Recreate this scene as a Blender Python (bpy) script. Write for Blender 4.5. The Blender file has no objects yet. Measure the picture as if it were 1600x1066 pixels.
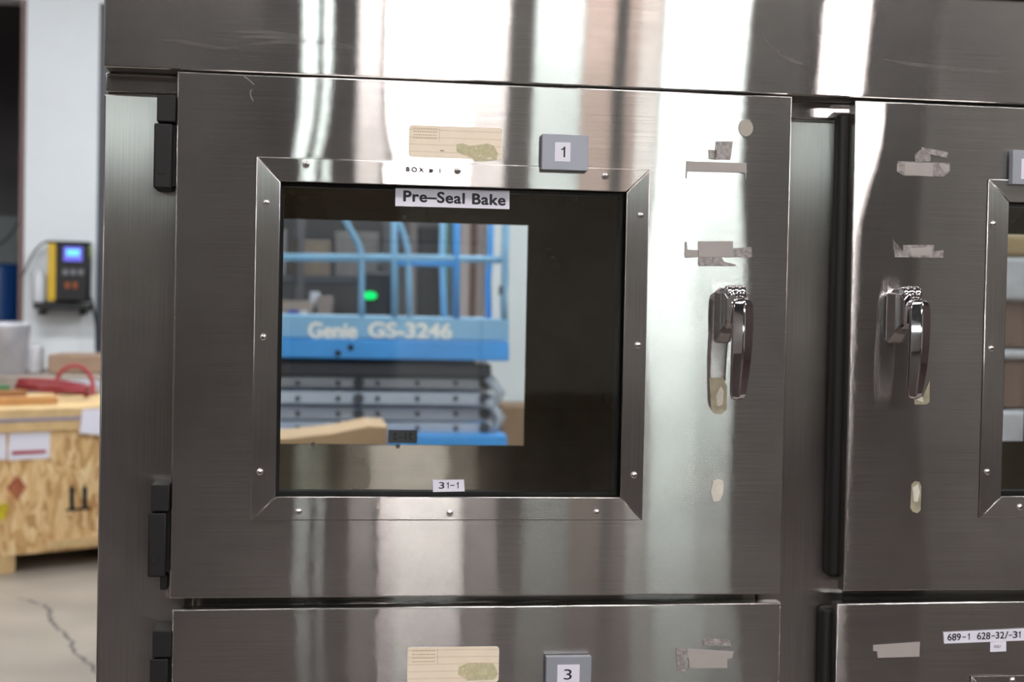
import bpy, bmesh, math, random
from mathutils import Vector, Matrix

# ------------------------------------------------------------------ camera, world, exposure
sc = bpy.context.scene
COL = sc.collection
FPX, DIST = 2300.0, 1.679
yaw, pitch, roll = (math.radians(a) for a in (7.875, -1.206, 1.142))
CF = Vector((math.sin(yaw)*math.cos(pitch), math.cos(yaw)*math.cos(pitch), math.sin(pitch)))
CR = CF.cross(Vector((0, 0, 1))).normalized()
CU = CR.cross(CF)
CR, CU = math.cos(roll)*CR + math.sin(roll)*CU, -math.sin(roll)*CR + math.cos(roll)*CU
CP = Vector((0, -DIST, 1.5))
cam = bpy.data.cameras.new('camera')
cam.sensor_width = 36.0
cam.lens = FPX/1600*36
cam.clip_start = 0.05
cam.dof.use_dof = True
cam.dof.focus_distance = 1.70
cam.dof.aperture_fstop = 6.3
camo = bpy.data.objects.new('camera', cam)
M = Matrix((CR, CU, -CF)).transposed().to_4x4()
M.translation = CP
camo.matrix_world = M
COL.objects.link(camo)
sc.camera = camo
world = bpy.data.worlds.new('world')
sc.world = world
world.use_nodes = True
world.node_tree.nodes['Background'].inputs[0].default_value = (.6, .65, .7, 1)
world.node_tree.nodes['Background'].inputs[1].default_value = 0.05
sc.view_settings.view_transform = 'Standard'
sc.view_settings.look = 'None'
sc.view_settings.gamma = 1
sc.view_settings.use_curve_mapping = False
sc.view_settings.exposure = 0.18
LAMP = 60.0      # radiance of a lamp diffuser


def at(px, py, y):
    """the point of the plane y = const seen at a pixel of the 1600x1066 photograph"""
    v = CF + (px-800)/FPX*CR + (533-py)/FPX*CU
    return CP + v*((y+DIST)/v.y)


# ------------------------------------------------------------------ materials
def lin(c):
    return tuple(((v/255)/12.92 if v/255 <= .04045 else ((v/255+.055)/1.055)**2.4) for v in c)


class NT:
    def __init__(s, name):
        s.m = bpy.data.materials.new(name)
        s.m.use_nodes = True
        s.t = s.m.node_tree
        s.t.nodes.clear()
        s.out = s.t.nodes.new('ShaderNodeOutputMaterial')

    def n(s, kind, **kw):
        nd = s.t.nodes.new('ShaderNode'+kind)
        for k, v in kw.items():
            if k.startswith('i_'):
                nd.inputs[k[2:].replace('_', ' ')].default_value = v
            else:
                setattr(nd, k, v)
        return nd

    def l(s, a, b):
        s.t.links.new(a, b)

    def noise(s, scale=(1, 1, 1), ns=5.0, detail=3.0, rough=.5, coord='Object'):
        tc = s.n('TexCoord')
        mp = s.n('Mapping')
        mp.inputs['Scale'].default_value = scale
        s.l(tc.outputs[coord], mp.inputs['Vector'])
        no = s.n('TexNoise')
        no.inputs['Scale'].default_value = ns
        no.inputs['Detail'].default_value = detail
        no.inputs['Roughness'].default_value = rough
        s.l(mp.outputs[0], no.inputs['Vector'])
        return no.outputs['Fac']

    def ramp(s, fac, stops):
        r = s.n('ValToRGB')
        cr = r.color_ramp
        while len(cr.elements) < len(stops):
            cr.elements.new(.5)
        for e, (p, c) in zip(cr.elements, stops):
            e.position = p
            e.color = (*c, 1) if len(c) == 3 else c
        s.l(fac, r.inputs[0])
        return r.outputs[0]


def plain(name, rgb, rough=.5, metal=0.0, var=0.0, vs=8.0, bump=0.0, coat=0.0):
    t = NT(name)
    b = t.n('BsdfPrincipled')
    c = lin(rgb)
    b.inputs['Base Color'].default_value = (*c, 1)
    b.inputs['Roughness'].default_value = rough
    b.inputs['Metallic'].default_value = metal
    if coat:
        b.inputs['Coat Weight'].default_value = coat
    if var:
        f = t.noise(ns=vs, detail=4)
        t.l(t.ramp(f, [(.25, tuple(v*(1-var) for v in c)), (.75, tuple(min(1, v*(1+var)) for v in c))]), b.inputs['Base Color'])
    if bump:
        bp = t.n('Bump')
        bp.inputs['Strength'].default_value = bump
        bp.inputs['Distance'].default_value = .01
        t.l(t.noise(ns=vs*3, detail=4), bp.inputs['Height'])
        t.l(bp.outputs[0], b.inputs['Normal'])
    t.l(b.outputs[0], t.out.inputs[0])
    return t.m


def emit(name, rgb, strength):
    t = NT(name)
    e = t.n('Emission')
    e.inputs[0].default_value = (*lin(rgb), 1)
    e.inputs[1].default_value = strength
    t.l(e.outputs[0], t.out.inputs[0])
    return t.m


def steel(name, brush='x', col=(.60, .585, .57), wide=.165, wmix=.72, haze=.075, grain=.11, smudge=1.0, axr=.005):
    """brushed stainless: two anisotropic lobes (reflections smear across the brushing lines), a soft haze and fine streaks"""
    t = NT(name)
    tan = t.n('CombineXYZ')
    tan.inputs[0 if brush == 'x' else 2].default_value = 1.0
    sx = (2, 1, 900) if brush == 'x' else (900, 1, 2)
    streak = t.noise(scale=sx, ns=1.0, detail=2.0)
    sx2 = (7, 1, 1500) if brush == 'x' else (1500, 1, 7)
    streak2 = t.noise(scale=sx2, ns=1.0, detail=1.0)
    ad = t.n('Math', operation='ADD')
    t.l(streak, ad.inputs[0])
    t.l(streak2, ad.inputs[1])
    bp = t.n('Bump')
    bp.inputs['Strength'].default_value = grain
    bp.inputs['Distance'].default_value = .00004
    t.l(ad.outputs[0], bp.inputs['Height'])
    # old polish and smudges change tone a little
    sm = t.noise(ns=7.0, detail=6, rough=.62)
    cr = t.ramp(sm, [(.30, tuple(c*(1-.16*smudge) for c in col)), (.72, tuple(c*(1+.08*smudge) for c in col))])
    mixc = t.n('MixRGB', blend_type='MULTIPLY')
    mixc.inputs[0].default_value = 1
    t.l(cr, mixc.inputs[1])
    t.l(t.ramp(streak2, [(.3, (.86, .86, .86)), (.7, (1.06, 1.06, 1.06))]), mixc.inputs[2])
    lobes = []
    for k, (az, ax) in enumerate(((wide, wide*axr), (wide*.3, wide*axr*.8))):
        g = t.n('BsdfAnisotropic', distribution='BECKMANN' if k == 0 else 'GGX')
        g.inputs['Roughness'].default_value = math.sqrt(az*ax)**.5
        g.inputs['Anisotropy'].default_value = 1-math.sqrt(ax/az)
        t.l(mixc.outputs[0], g.inputs['Color'])
        t.l(tan.outputs[0], g.inputs['Tangent'])
        t.l(bp.outputs[0], g.inputs['Normal'])
        lobes.append(g)
    m1 = t.n('MixShader')
    m1.inputs[0].default_value = wmix
    t.l(lobes[1].outputs[0], m1.inputs[1])
    t.l(lobes[0].outputs[0], m1.inputs[2])
    hz = t.n('BsdfAnisotropic', distribution='GGX')
    hz.inputs['Roughness'].default_value = .55
    hz.inputs['Anisotropy'].default_value = 0.0
    t.l(mixc.outputs[0], hz.inputs['Color'])
    m2 = t.n('MixShader')
    sm2 = t.noise(ns=3.0, detail=5, rough=.6)
    rng = t.n('MapRange')
    rng.inputs['From Min'].default_value = .35
    rng.inputs['From Max'].default_value = .7
    rng.inputs['To Min'].default_value = haze*.6
    rng.inputs['To Max'].default_value = haze*1.5
    t.l(sm2, rng.inputs['Value'])
    t.l(rng.outputs[0], m2.inputs[0])
    t.l(m1.outputs[0], m2.inputs[1])
    t.l(hz.outputs[0], m2.inputs[2])
    t.l(m2.outputs[0], t.out.inputs[0])
    return t.m


def glass_mat(name, tint=(.95, .965, .96), refl=.05):
    t = NT(name)
    tr = t.n('BsdfTransparent')
    tr.inputs[0].default_value = (*tint, 1)
    gl = t.n('BsdfAnisotropic', distribution='GGX')
    gl.inputs['Roughness'].default_value = .03
    fr = t.n('Fresnel')
    fr.inputs['IOR'].default_value = 1.5
    mx = t.n('MixShader')
    ml = t.n('Math', operation='MULTIPLY')
    ml.inputs[1].default_value = refl/.04
    t.l(fr.outputs[0], ml.inputs[0])
    t.l(ml.outputs[0], mx.inputs[0])
    t.l(tr.outputs[0], mx.inputs[1])
    t.l(gl.outputs[0], mx.inputs[2])
    t.l(mx.outputs[0], t.out.inputs[0])
    return t.m


def film_mat(name, rgb, alpha=.5, rough=.35, var=.35, vs=120):
    t = NT(name)
    b = t.n('BsdfPrincipled')
    b.inputs['Base Color'].default_value = (*lin(rgb), 1)
    b.inputs['Roughness'].default_value = rough
    f = t.noise(ns=vs, detail=3)
    r = t.n('MapRange')
    r.inputs['From Min'].default_value = .3
    r.inputs['From Max'].default_value = .7
    r.inputs['To Min'].default_value = max(0, alpha-var)
    r.inputs['To Max'].default_value = min(1, alpha+var)
    t.l(f, r.inputs['Value'])
    t.l(r.outputs[0], b.inputs['Alpha'])
    t.l(b.outputs[0], t.out.inputs[0])
    return t.m


MAT = {}
MAT['steel_h'] = steel('brushed_steel_horizontal', 'x')
MAT['steel_v'] = steel('brushed_steel_vertical', 'z', wide=.34, wmix=.75, haze=.05, axr=.06, grain=.08)
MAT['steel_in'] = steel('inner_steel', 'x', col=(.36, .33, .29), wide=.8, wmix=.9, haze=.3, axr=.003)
MAT['steel_edge'] = plain('steel_edge', (205, 198, 195), .28, 1.0)
MAT['chrome'] = plain('chrome', (225, 222, 226), .06, 1.0)
MAT['screw'] = plain('screw_chrome', (235, 232, 234), .25, 1.0)
MAT['hinge'] = plain('black_hinge_plastic', (8, 8, 10), .6)
MAT['black'] = plain('black_plastic', (17, 17, 19), .5)
MAT['gasket'] = plain('dark_rubber_gasket', (26, 25, 25), .6)
MAT['ink'] = plain('black_ink', (18, 20, 34), .5)
MAT['paper'] = plain('white_paper', (236, 236, 250), .55)
MAT['alu'] = plain('grey_aluminium_plate', (160, 165, 176), .5, .35)
MAT['adh'] = film_mat('old_adhesive', (190, 184, 158), .62, .5, .2, 60)
MAT['tape'] = film_mat('torn_tape', (176, 170, 168), .62, .4, .3, 160)
MAT['tapew'] = plain('white_torn_paper', (215, 212, 200), .7, var=.1, vs=90)
MAT['liner'] = plain('bright_inner_liner', (222, 208, 186), .42, .6)
MAT['lining'] = plain('tan_bounce_lining', (214, 190, 154), .5)
MAT['glass'] = glass_mat('window_glass')
MAT['ink_faint'] = plain('faded_ink', (120, 108, 100), .6)


def cream_mat():
    t = NT('cream_inspection_label')
    b = t.n('BsdfPrincipled')
    b.inputs['Roughness'].default_value = .45
    tc = t.n('TexCoord')
    mp = t.n('Mapping')
    t.l(tc.outputs['Object'], mp.inputs[0])
    w = t.n('TexWave', wave_type='BANDS', bands_direction='Z')
    w.inputs['Scale'].default_value = 38.0
    w.inputs['Distortion'].default_value = .5
    t.l(mp.outputs[0], w.inputs['Vector'])
    a = t.ramp(w.outputs['Fac'], [(.0, lin((232, 216, 192))), (.10, lin((248, 235, 214)))])
    nz = t.ramp(t.noise(ns=60, detail=3), [(.4, (1, 1, 1)), (.9, (.93, .93, .9))])
    mx = t.n('MixRGB', blend_type='MULTIPLY')
    mx.inputs[0].default_value = 1
    t.l(a, mx.inputs[1])
    t.l(nz, mx.inputs[2])
    t.l(mx.outputs[0], b.inputs['Base Color'])
    t.l(b.outputs[0], t.out.inputs[0])
    return t.m


MAT['cream'] = cream_mat()
MAT['glue'] = film_mat('yellow_green_glue_stain', (222, 220, 182), .5, .6, .35, 90)


def osb_mat():
    t = NT('osb_board')
    b = t.n('BsdfPrincipled')
    b.inputs['Roughness'].default_value = .75
    tc = t.n('TexCoord')
    mp = t.n('Mapping')
    mp.inputs['Scale'].default_value = (1.6, 1.6, .55)
    t.l(tc.outputs['Object'], mp.inputs[0])
    wn = t.n('TexNoise')
    wn.inputs['Scale'].default_value = 5
    t.l(mp.outputs[0], wn.inputs['Vector'])
    ad = t.n('VectorMath', operation='MULTIPLY_ADD')
    ad.inputs[1].default_value = (.35, .35, .35)
    t.l(wn.outputs['Color'], ad.inputs[0])
    t.l(mp.outputs[0], ad.inputs[2])
    v = t.n('TexVoronoi')
    v.inputs['Scale'].default_value = 22
    t.l(ad.outputs[0], v.inputs['Vector'])
    sep = t.n('SeparateColor')
    t.l(v.outputs['Color'], sep.inputs[0])
    c = t.ramp(sep.outputs[0], [(.0, lin((178, 134, 84))), (.3, lin((206, 166, 112))), (.65, lin((222, 188, 136))), (1, lin((234, 208, 160)))])
    t.l(c, b.inputs['Base Color'])
    t.l(b.outputs[0], t.out.inputs[0])
    return t.m


MAT['osb'] = osb_mat()
MAT['pine'] = plain('pale_pine_board', (206, 176, 128), .7, var=.18, vs=14)
MAT['concrete'] = plain('worn_concrete', (150, 142, 132), .42, var=.22, vs=1.6)
MAT['dark_floor'] = plain('dark_reflected_floor', (52, 38, 35), .6, var=.2, vs=1.2)
MAT['crack'] = plain('dark_crack_filler', (96, 90, 88), .8)
MAT['white_wall'] = plain('white_painted_wall', (222, 226, 230), .6, var=.03, vs=1.2)
MAT['dark_wall'] = plain('dark_wall', (40, 34, 32), .8, var=.2, vs=.7)
MAT['brown_wall'] = plain('brown_grey_wall', (66, 56, 54), .8, var=.25, vs=.5)
MAT['grey_wall'] = plain('warm_grey_wall', (160, 150, 146), .7, var=.2, vs=.4)
MAT['light_wall'] = plain('light_reflected_wall', (212, 206, 200), .7, var=.2, vs=.4)
MAT['ceil'] = plain('grey_ceiling', (84, 84, 86), .8, var=.1, vs=.5)
MAT['far'] = plain('far_room_wall', (120, 118, 122), .85, var=.3, vs=.8)
MAT['jamb'] = plain('reddish_jamb', (120, 96, 92), .6)
MAT['lift_blue'] = plain('lift_blue_paint', (66, 156, 235), .4, var=.12, vs=3)
MAT['lift_blue_light'] = plain('faded_blue_paint', (132, 182, 220), .45, var=.12, vs=4)
MAT['lift_grey'] = plain('lift_grey_paint', (176, 184, 198), .45, var=.1, vs=4)
MAT['lift_dark'] = plain('dark_grey_metal', (66, 70, 80), .5)
MAT['cream_ink'] = plain('cream_lettering', (244, 242, 234), .5)


# ------------------------------------------------------------------ helpers
def link(name, me, m=None, parent=None, **props):
    o = bpy.data.objects.new(name, me)
    COL.objects.link(o)
    if m is not None and me is not None:
        me.materials.append(m)
    if parent is not None:
        o.parent = parent
    for k, v in props.items():
        o[k] = v
    return o


def finish(bm, name, m, parent=None, smooth=False, **props):
    me = bpy.data.meshes.new(name)
    bmesh.ops.recalc_face_normals(bm, faces=bm.faces)
    if smooth:
        for f in bm.faces:
            f.smooth = True
    bm.to_mesh(me)
    bm.free()
    return link(name, me, m, parent, **props)


def bbox(bm, x0, x1, y0, y1, z0, z1, r=0.0, seg=2, rotm=None):
    """add a box with rounded edges; the bevel is smooth, the large faces stay flat"""
    b2 = bmesh.new()
    vs = [b2.verts.new((x, y, z)) for x in (x0, x1) for y in (y0, y1) for z in (z0, z1)]
    for q in ((0, 1, 3, 2), (4, 6, 7, 5), (0, 4, 5, 1), (2, 3, 7, 6), (0, 2, 6, 4), (1, 5, 7, 3)):
        b2.faces.new([vs[i] for i in q])
    bmesh.ops.recalc_face_normals(b2, faces=b2.faces)
    big = set()
    if r > 0:
        res = bmesh.ops.bevel(b2, geom=list(b2.edges), offset=r, segments=seg, profile=.5, affect='EDGES')
        for f in res['faces']:
            f.smooth = True
    if rotm is not None:
        bmesh.ops.transform(b2, matrix=rotm, verts=b2.verts)
    me = bpy.data.meshes.new('tmp')
    b2.to_mesh(me)
    b2.free()
    bm.from_mesh(me)
    bpy.data.meshes.remove(me)


def box(name, x0, x1, y0, y1, z0, z1, m, parent=None, r=0.0, seg=2, **props):
    bm = bmesh.new()
    bbox(bm, x0, x1, y0, y1, z0, z1, r, seg)
    me = bpy.data.meshes.new(name)
    bm.to_mesh(me)
    bm.free()
    return link(name, me, m, parent, **props)


def tube_bm(bm, pts, rad, n=10, caps=True, rads=None):
    pts = [Vector(p) for p in pts]
    rings = []
    up = Vector((0, 0, 1))
    prev = None
    for i, p in enumerate(pts):
        d = (pts[min(i+1, len(pts)-1)] - pts[max(i-1, 0)]).normalized()
        a = prev - d*prev.dot(d) if prev is not None else (up if abs(d.z) < .9 else Vector((1, 0, 0))) - d*(up if abs(d.z) < .9 else Vector((1, 0, 0))).dot(d)
        a.normalize()
        prev = a
        b = d.cross(a)
        rr = rads[i] if rads else rad
        rings.append([bm.verts.new(p + (a*math.cos(2*math.pi*k/n) + b*math.sin(2*math.pi*k/n))*rr) for k in range(n)])
    for r0, r1 in zip(rings, rings[1:]):
        for k in range(n):
            f = bm.faces.new((r0[k], r0[(k+1) % n], r1[(k+1) % n], r1[k]))
            f.smooth = True
    if caps:
        bm.faces.new(rings[0][::-1])
        bm.faces.new(rings[-1])


def tube(name, pts, rad, m, parent=None, n=10, rads=None, **props):
    bm = bmesh.new()
    tube_bm(bm, pts, rad, n, rads=rads)
    return finish(bm, name, m, parent, **props)


def spline(pts, k=8):
    pts = [Vector(p) for p in pts]
    out = []
    P = [pts[0]]+pts+[pts[-1]]
    for i in range(1, len(P)-2):
        for j in range(k):
            t = j/k
            p0, p1, p2, p3 = P[i-1:i+3]
            out.append(.5*((2*p1)+(-p0+p2)*t+(2*p0-5*p1+4*p2-p3)*t*t+(-p0+3*p1-3*p2+p3)*t**3))
    out.append(pts[-1])
    return out


def flat(name, poly, y, m, parent=None, th=.0004, **props):
    """a thin sheet (label, tape) with outline poly in x,z, its back on the plane y"""
    bm = bmesh.new()
    a = [bm.verts.new((x, y, z)) for x, z in poly]
    b = [bm.verts.new((x, y-th, z)) for x, z in poly]
    bm.faces.new(a)
    bm.faces.new(b[::-1])
    n = len(poly)
    for i in range(n):
        bm.faces.new((a[i], a[(i+1) % n], b[(i+1) % n], b[i]))
    return finish(bm, name, m, parent, **props)


def pxpoly(pts, y):
    return [(p.x, p.z) for p in (at(a, b, y) for a, b in pts)]


def rrect(x0, x1, z0, z1, r, n=5):
    out = []
    for cx, cz, a0 in ((x1-r, z1-r, 0), (x0+r, z1-r, 90), (x0+r, z0+r, 180), (x1-r, z0+r, 270)):
        for k in range(n+1):
            a = math.radians(a0+90*k/n)
            out.append((cx+r*math.cos(a), cz+r*math.sin(a)))
    return out


def text(name, s, x0, x1, z0, z1, y, m, parent, bold=0.0, mirror=False, back=False, tilt=0.0, spacing=1.0, **props):
    cu = bpy.data.curves.new(name, 'FONT')
    cu.body = s
    cu.size = 1
    cu.offset = 0
    cu.space_character = spacing
    cu.extrude = 0
    to = bpy.data.objects.new(name, cu)
    COL.objects.link(to)
    bpy.context.view_layer.update()
    dg = bpy.context.evaluated_depsgraph_get()
    me = bpy.data.meshes.new_from_object(to.evaluated_get(dg))
    bpy.data.objects.remove(to)
    bpy.data.curves.remove(cu)
    xs = [v.co.x for v in me.vertices]
    ys = [v.co.y for v in me.vertices]
    a, b, c, d = min(xs), max(xs), min(ys), max(ys)
    for v in me.vertices:
        u = (v.co.x-a)/(b-a)
        w = (v.co.y-c)/(d-c)
        if mirror:
            u = 1-u
        X = x0+(x1-x0)*u
        v.co = (X, y, z0+(z1-z0)*w + tilt*(X-(x0+x1)/2))
    if bold:
        # heavier strokes: the same outlines laid again, shifted by a hair
        bm = bmesh.new()
        e = bold*(z1-z0)
        offs = [(0, 0)]+[(e*math.cos(k*math.pi/4), e*math.sin(k*math.pi/4)*.8) for k in range(8)]
        for n, (dx, dz) in enumerate(offs):
            c2 = me.copy()
            c2.transform(Matrix.Translation((dx, -.00001*n, dz)))
            bm.from_mesh(c2)
            bpy.data.meshes.remove(c2)
        bm.to_mesh(me)
        bm.free()
    me.materials.clear()
    me.name = name
    return link(name, me, m, parent, **props)


def empty(name, loc, label, cat, group=None, rz=0.0):
    o = bpy.data.objects.new(name, None)
    COL.objects.link(o)
    o.location = loc
    o.rotation_euler = (0, 0, rz)
    o.empty_display_size = .1
    o['label'] = label
    o['category'] = cat
    if group:
        o['group'] = group
    return o


def rot_box(name, cx, cy, z0, z1, w, dpt, ang, m, parent=None, r=0.0, **props):
    bm = bmesh.new()
    bbox(bm, -w/2, w/2, -dpt/2, dpt/2, z0, z1, r, 2, Matrix.Translation((cx, cy, 0)) @ Matrix.Rotation(ang, 4, 'Z'))
    me = bpy.data.meshes.new(name)
    bm.to_mesh(me)
    bm.free()
    return link(name, me, m, parent, **props)


S = dict(kind='structure')

# ------------------------------------------------------------------ the hall
XL, XR, YF, YB, ZC = -8.0, 9.0, -25.0, 11.5, 5.6
box('floor', XL, XR, -.9, 19.0, -.12, 0, MAT['concrete'], **S)
box('floor', XL, XR, YF, -.9, -.12, 0, MAT['dark_floor'], **S)  # unseen floor behind the camera, coloured dark to deepen the steel's reflections
box('ceiling', XL, XR, YF, 19.0, ZC, ZC+.1, MAT['ceil'], **S)
box('wall_left', XL-.1, XL, YF, 19.0, 0, ZC, MAT['grey_wall'], **S)
box('wall_right', XR, XR+.1, -9.0, 19.0, 0, ZC, MAT['brown_wall'], **S)
box('wall_right', XR, XR+.1, -19.0, -9.0, 0, ZC, MAT['light_wall'], **S)  # unseen stretch coloured light to brighten the right door's reflection
box('wall_right', XR, XR+.1, YF, -19.0, 0, ZC, MAT['brown_wall'], **S)
box('wall_front', XL, 1.6, YF-.1, YF, 0, ZC, MAT['brown_wall'], **S)
box('wall_front', 1.6, XR, YF-.1, YF, 0, ZC, MAT['light_wall'], **S)  # unseen right part coloured light to lift the steel's mirrored greys
box('wall_far', XL, XR, 17.5, 17.6, 0, ZC, MAT['far'], **S)
# white end wall: pier, wide wall on the right, lintel over both openings
pierL, pierR = at(40, 200, YB).x, at(153, 200, YB).x
bm = bmesh.new()
bbox(bm, pierL, pierR, YB, YB+.3, 0, 4.09)
bbox(bm, at(763, 400, YB).x, XR, YB, YB+.3, 0, 4.09)
bbox(bm, XL, XR, YB, YB+.3, 4.09, ZC)
finish(bm, 'wall_back', MAT['white_wall'], **S)
box('trim_1', pierL-.05, pierL, YB+.02, YB+.32, 0, 4.09, MAT['jamb'], **S)
box('trim_2', pierR-.002, pierR+.05, YB+.02, YB+.32, 0, 4.09, MAT['lift_dark'], **S)

box('wall_light_block', -1.75, -1.65, YB+.301, 17.5, 0, ZC, MAT['dark_wall'], **S)  # unseen partition added to keep the store room lamp off the left opening
# crack in the floor
ck = [(30, 935), (62, 944), (78, 955), (80, 972), (98, 987), (112, 1003), (118, 1022), (140, 1040), (160, 1058)]
pts = []
for px, py in ck:
    v = CF + (px-800)/FPX*CR + (533-py)/FPX*CU
    p = CP + v*(-1.5/v.z)
    pts.append(Vector((p.x, p.y, .0008)))
sp = spline(pts, 6)
random.seed(4)
bm = bmesh.new()
vv = []
for i, p in enumerate(sp):
    w = .009*(.6+.8*random.random())
    j = random.uniform(-.012, .012)
    vv.append((bm.verts.new((p.x-w+j, p.y, .0008)), bm.verts.new((p.x+w+j, p.y, .0008))))
for a, b in zip(vv, vv[1:]):
    bm.faces.new((a[0], a[1], b[1], b[0]))
finish(bm, 'trim_3', MAT['crack'], **S)

# ------------------------------------------------------------------ lamps
MAT['lamp_cool'] = emit('lamp_cool', (232, 244, 241), LAMP)
MAT['lamp_white'] = emit('lamp_white', (255, 246, 243), LAMP)
MAT['lamp_warm'] = emit('lamp_warm', (255, 226, 212), LAMP*.35)
MAT['housing'] = plain('lamp_housing', (170, 172, 175), .5)


def lamp(name, x, y, z, w, dpt, h, m, label, cat='lamp', group=None, power=1.0):
    e = empty(name, (x, y, z), label, cat, group)
    mm = m
    if power != 1.0:
        mm = m.copy()
        mm.node_tree.nodes['Emission'].inputs[1].default_value *= power
    box('diffuser', -w/2, w/2, -dpt/2, dpt/2, 0, h, mm, e)
    box('housing', -w/2-.03, w/2+.03, -dpt/2-.03, dpt/2+.03, h, h+.08, MAT['housing'], e)
    tube('rod', [(0, 0, h+.07), (0, 0, ZC-z)], .012, MAT['housing'], e, n=6)
    return e


LZ = 4.45
for x0, x1, y, m, pw, lab in (
        (-.078, .030, -10.0, 'lamp_cool', .75, 'narrow cool tube lamp behind the camera, left one of the mirrored pair'),
        (.092, .142, -10.0, 'lamp_cool', .75, 'narrow cool tube lamp behind the camera, right one of the mirrored pair'),
        (.38, .56, -10.4, 'lamp_white', .45, 'added small white lamp left of the widest lamp, softening its mirrored edge'),  # added to fade the left edge of the broadest band
        (.60, 1.26, -10.0, 'lamp_white', 1.9, 'widest white ceiling lamp behind the camera, mirrored as the broadest header glare'),
        (1.34, 1.60, -10.4, 'lamp_white', .45, 'added small white lamp right of the widest lamp, softening its mirrored edge'),  # added to fade the right edge of the broadest band
        (1.82, 2.16, -10.0, 'lamp_cool', .42, 'cool square ceiling lamp mirrored in the header above plate 1'),
        (2.22, 2.42, -10.0, 'lamp_warm', .60, 'dim warm ceiling lamp mirrored just right of the band above plate 1'),
        (2.92, 3.52, -10.0, 'lamp_cool', .85, 'cool white ceiling lamp mirrored above the left door handle'),
        (2.66, 2.88, -10.3, 'lamp_warm', .45, 'added small dim lamp softening the cool band mirrored above the left door handle'),  # added as a soft left step of the cool band
        (4.29, 4.53, -10.0, 'lamp_white', 1.6, 'rightmost white ceiling lamp mirrored in the header between the doors')):
    lamp('ceiling_lamp', (x0+x1)/2, y, LZ, x1-x0, .35, .40, MAT[m], lab, power=pw)
for i, (x, y, z) in enumerate(((-6.2, -15.0, 3.6), (-4.6, -19.5, 3.7), (1.7, -19.5, 3.7), (4.95, -18.5, 3.6))):  # far row added to brighten the upper part of the stiles
    lamp('ceiling_lamp', x, y, z, 1.5 if i < 2 else .9, .3, .5, MAT['lamp_cool'], ('leftmost', 'second from the left', 'third from the left', 'rightmost')[i]+' of the four added lamps in the unseen far row behind the camera', power=.20)
for i, (x, y) in enumerate(((-4.5, -3.0), (-.9, -2.6), (2.4, -2.6), (6.0, -3.0))):  # near row added for bright door rims and lighter stickers
    lamp('ceiling_lamp', x, y, 4.9, 1.4, .5, .12, MAT['lamp_white'], ('far left', 'middle left', 'middle right', 'far right')[i]+' lamp of the unseen row added above the camera, near the cabinet', power=(.42, .42, .46, .9)[i])
MAT['lamp_hall'] = emit('lamp_hall', (246, 250, 252), 54)
for i, (x, y, lab) in enumerate(((-4.5, 3.0, 'added unseen long ceiling lamp over the left side of the crate area'),
                                 (-2.2, 7.0, 'added unseen long ceiling lamp in front of the white pier'),
                                 (2.6, 8.2, 'added unseen long ceiling lamp in front of the white wall right of the lift'),
                                 (2.0, 4.2, 'added unseen long ceiling lamp above the blue scissor lift'))):
    lamp('ceiling_lamp', x, y, 4.9, 1.6, .5, .12, MAT['lamp_hall'], lab)  # unseen lamps added to light the lift, crate and white wall

lamp('ceiling_lamp', .6, 13.2, 4.6, 1.2, .3, .1, MAT['lamp_hall'], 'added unseen lamp brightening the dim store room behind the lift', power=1.6)  # lamp added to brighten the room behind the lift rails

# ------------------------------------------------------------------ the oven cabinet
cab = empty('oven_cabinet', (.55, .4, 0), 'large brushed stainless steel oven cabinet with windowed doors and chrome handles', 'oven cabinet')
OFF = Vector((-.55, -.4, 0))


def cp(o):
    """parent a world-placed object to the cabinet (whose origin stands on the floor)"""
    o.parent = cab
    o.location = OFF
    return o


X0, X1, YBK = -.2345, 1.52, .73
cp(box('header_panel', X0+.003, X1, .012, .07, 1.7615, 1.8875, MAT['steel_h'], r=.0022))
cp(box('header_panel', X0+.003, X1, .006, .07, 1.8895, 2.12, MAT['steel_h'], r=.0022))
cp(box('recessed_rail', X0, X1, .047, .07, 1.7385, 1.7605, MAT['steel_h'], r=.003))
cp(box('recessed_rail', X0+.02, X1-.02, .050, .07, 1.145, 1.185, MAT['steel_h'], r=.003))
cp(box('side_stile', X0, -.135, .045, .075, .10, 1.7365, MAT['steel_v'], r=.0022))
cp(box('center_stile', .545, .655, .045, .075, .10, 1.7365, MAT['steel_v'], r=.0022))
cp(box('side_stile', 1.34, X1, .045, .075, .10, 1.7365, MAT['steel_v'], r=.0022))
cp(box('side_panel', X0, X0+.012, .0751, YBK, .10, 2.12, MAT['steel_v']))
cp(box('side_panel', X1-.012, X1, .0751, YBK, .10, 2.12, MAT['steel_v']))
cp(box('top_panel', X0, X1, .0701, YBK, 2.1, 2.12, MAT['steel_h']))
cp(box('base_plinth', X0+.01, X1-.01, .05, YBK, .0, .0999, MAT['steel_h']))


def sstep(a, b, t):
    t = max(0, min(1, (t-a)/(b-a)))
    return t*t*(3-2*t)


def warp_none(u, v):
    return 0.0


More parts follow.
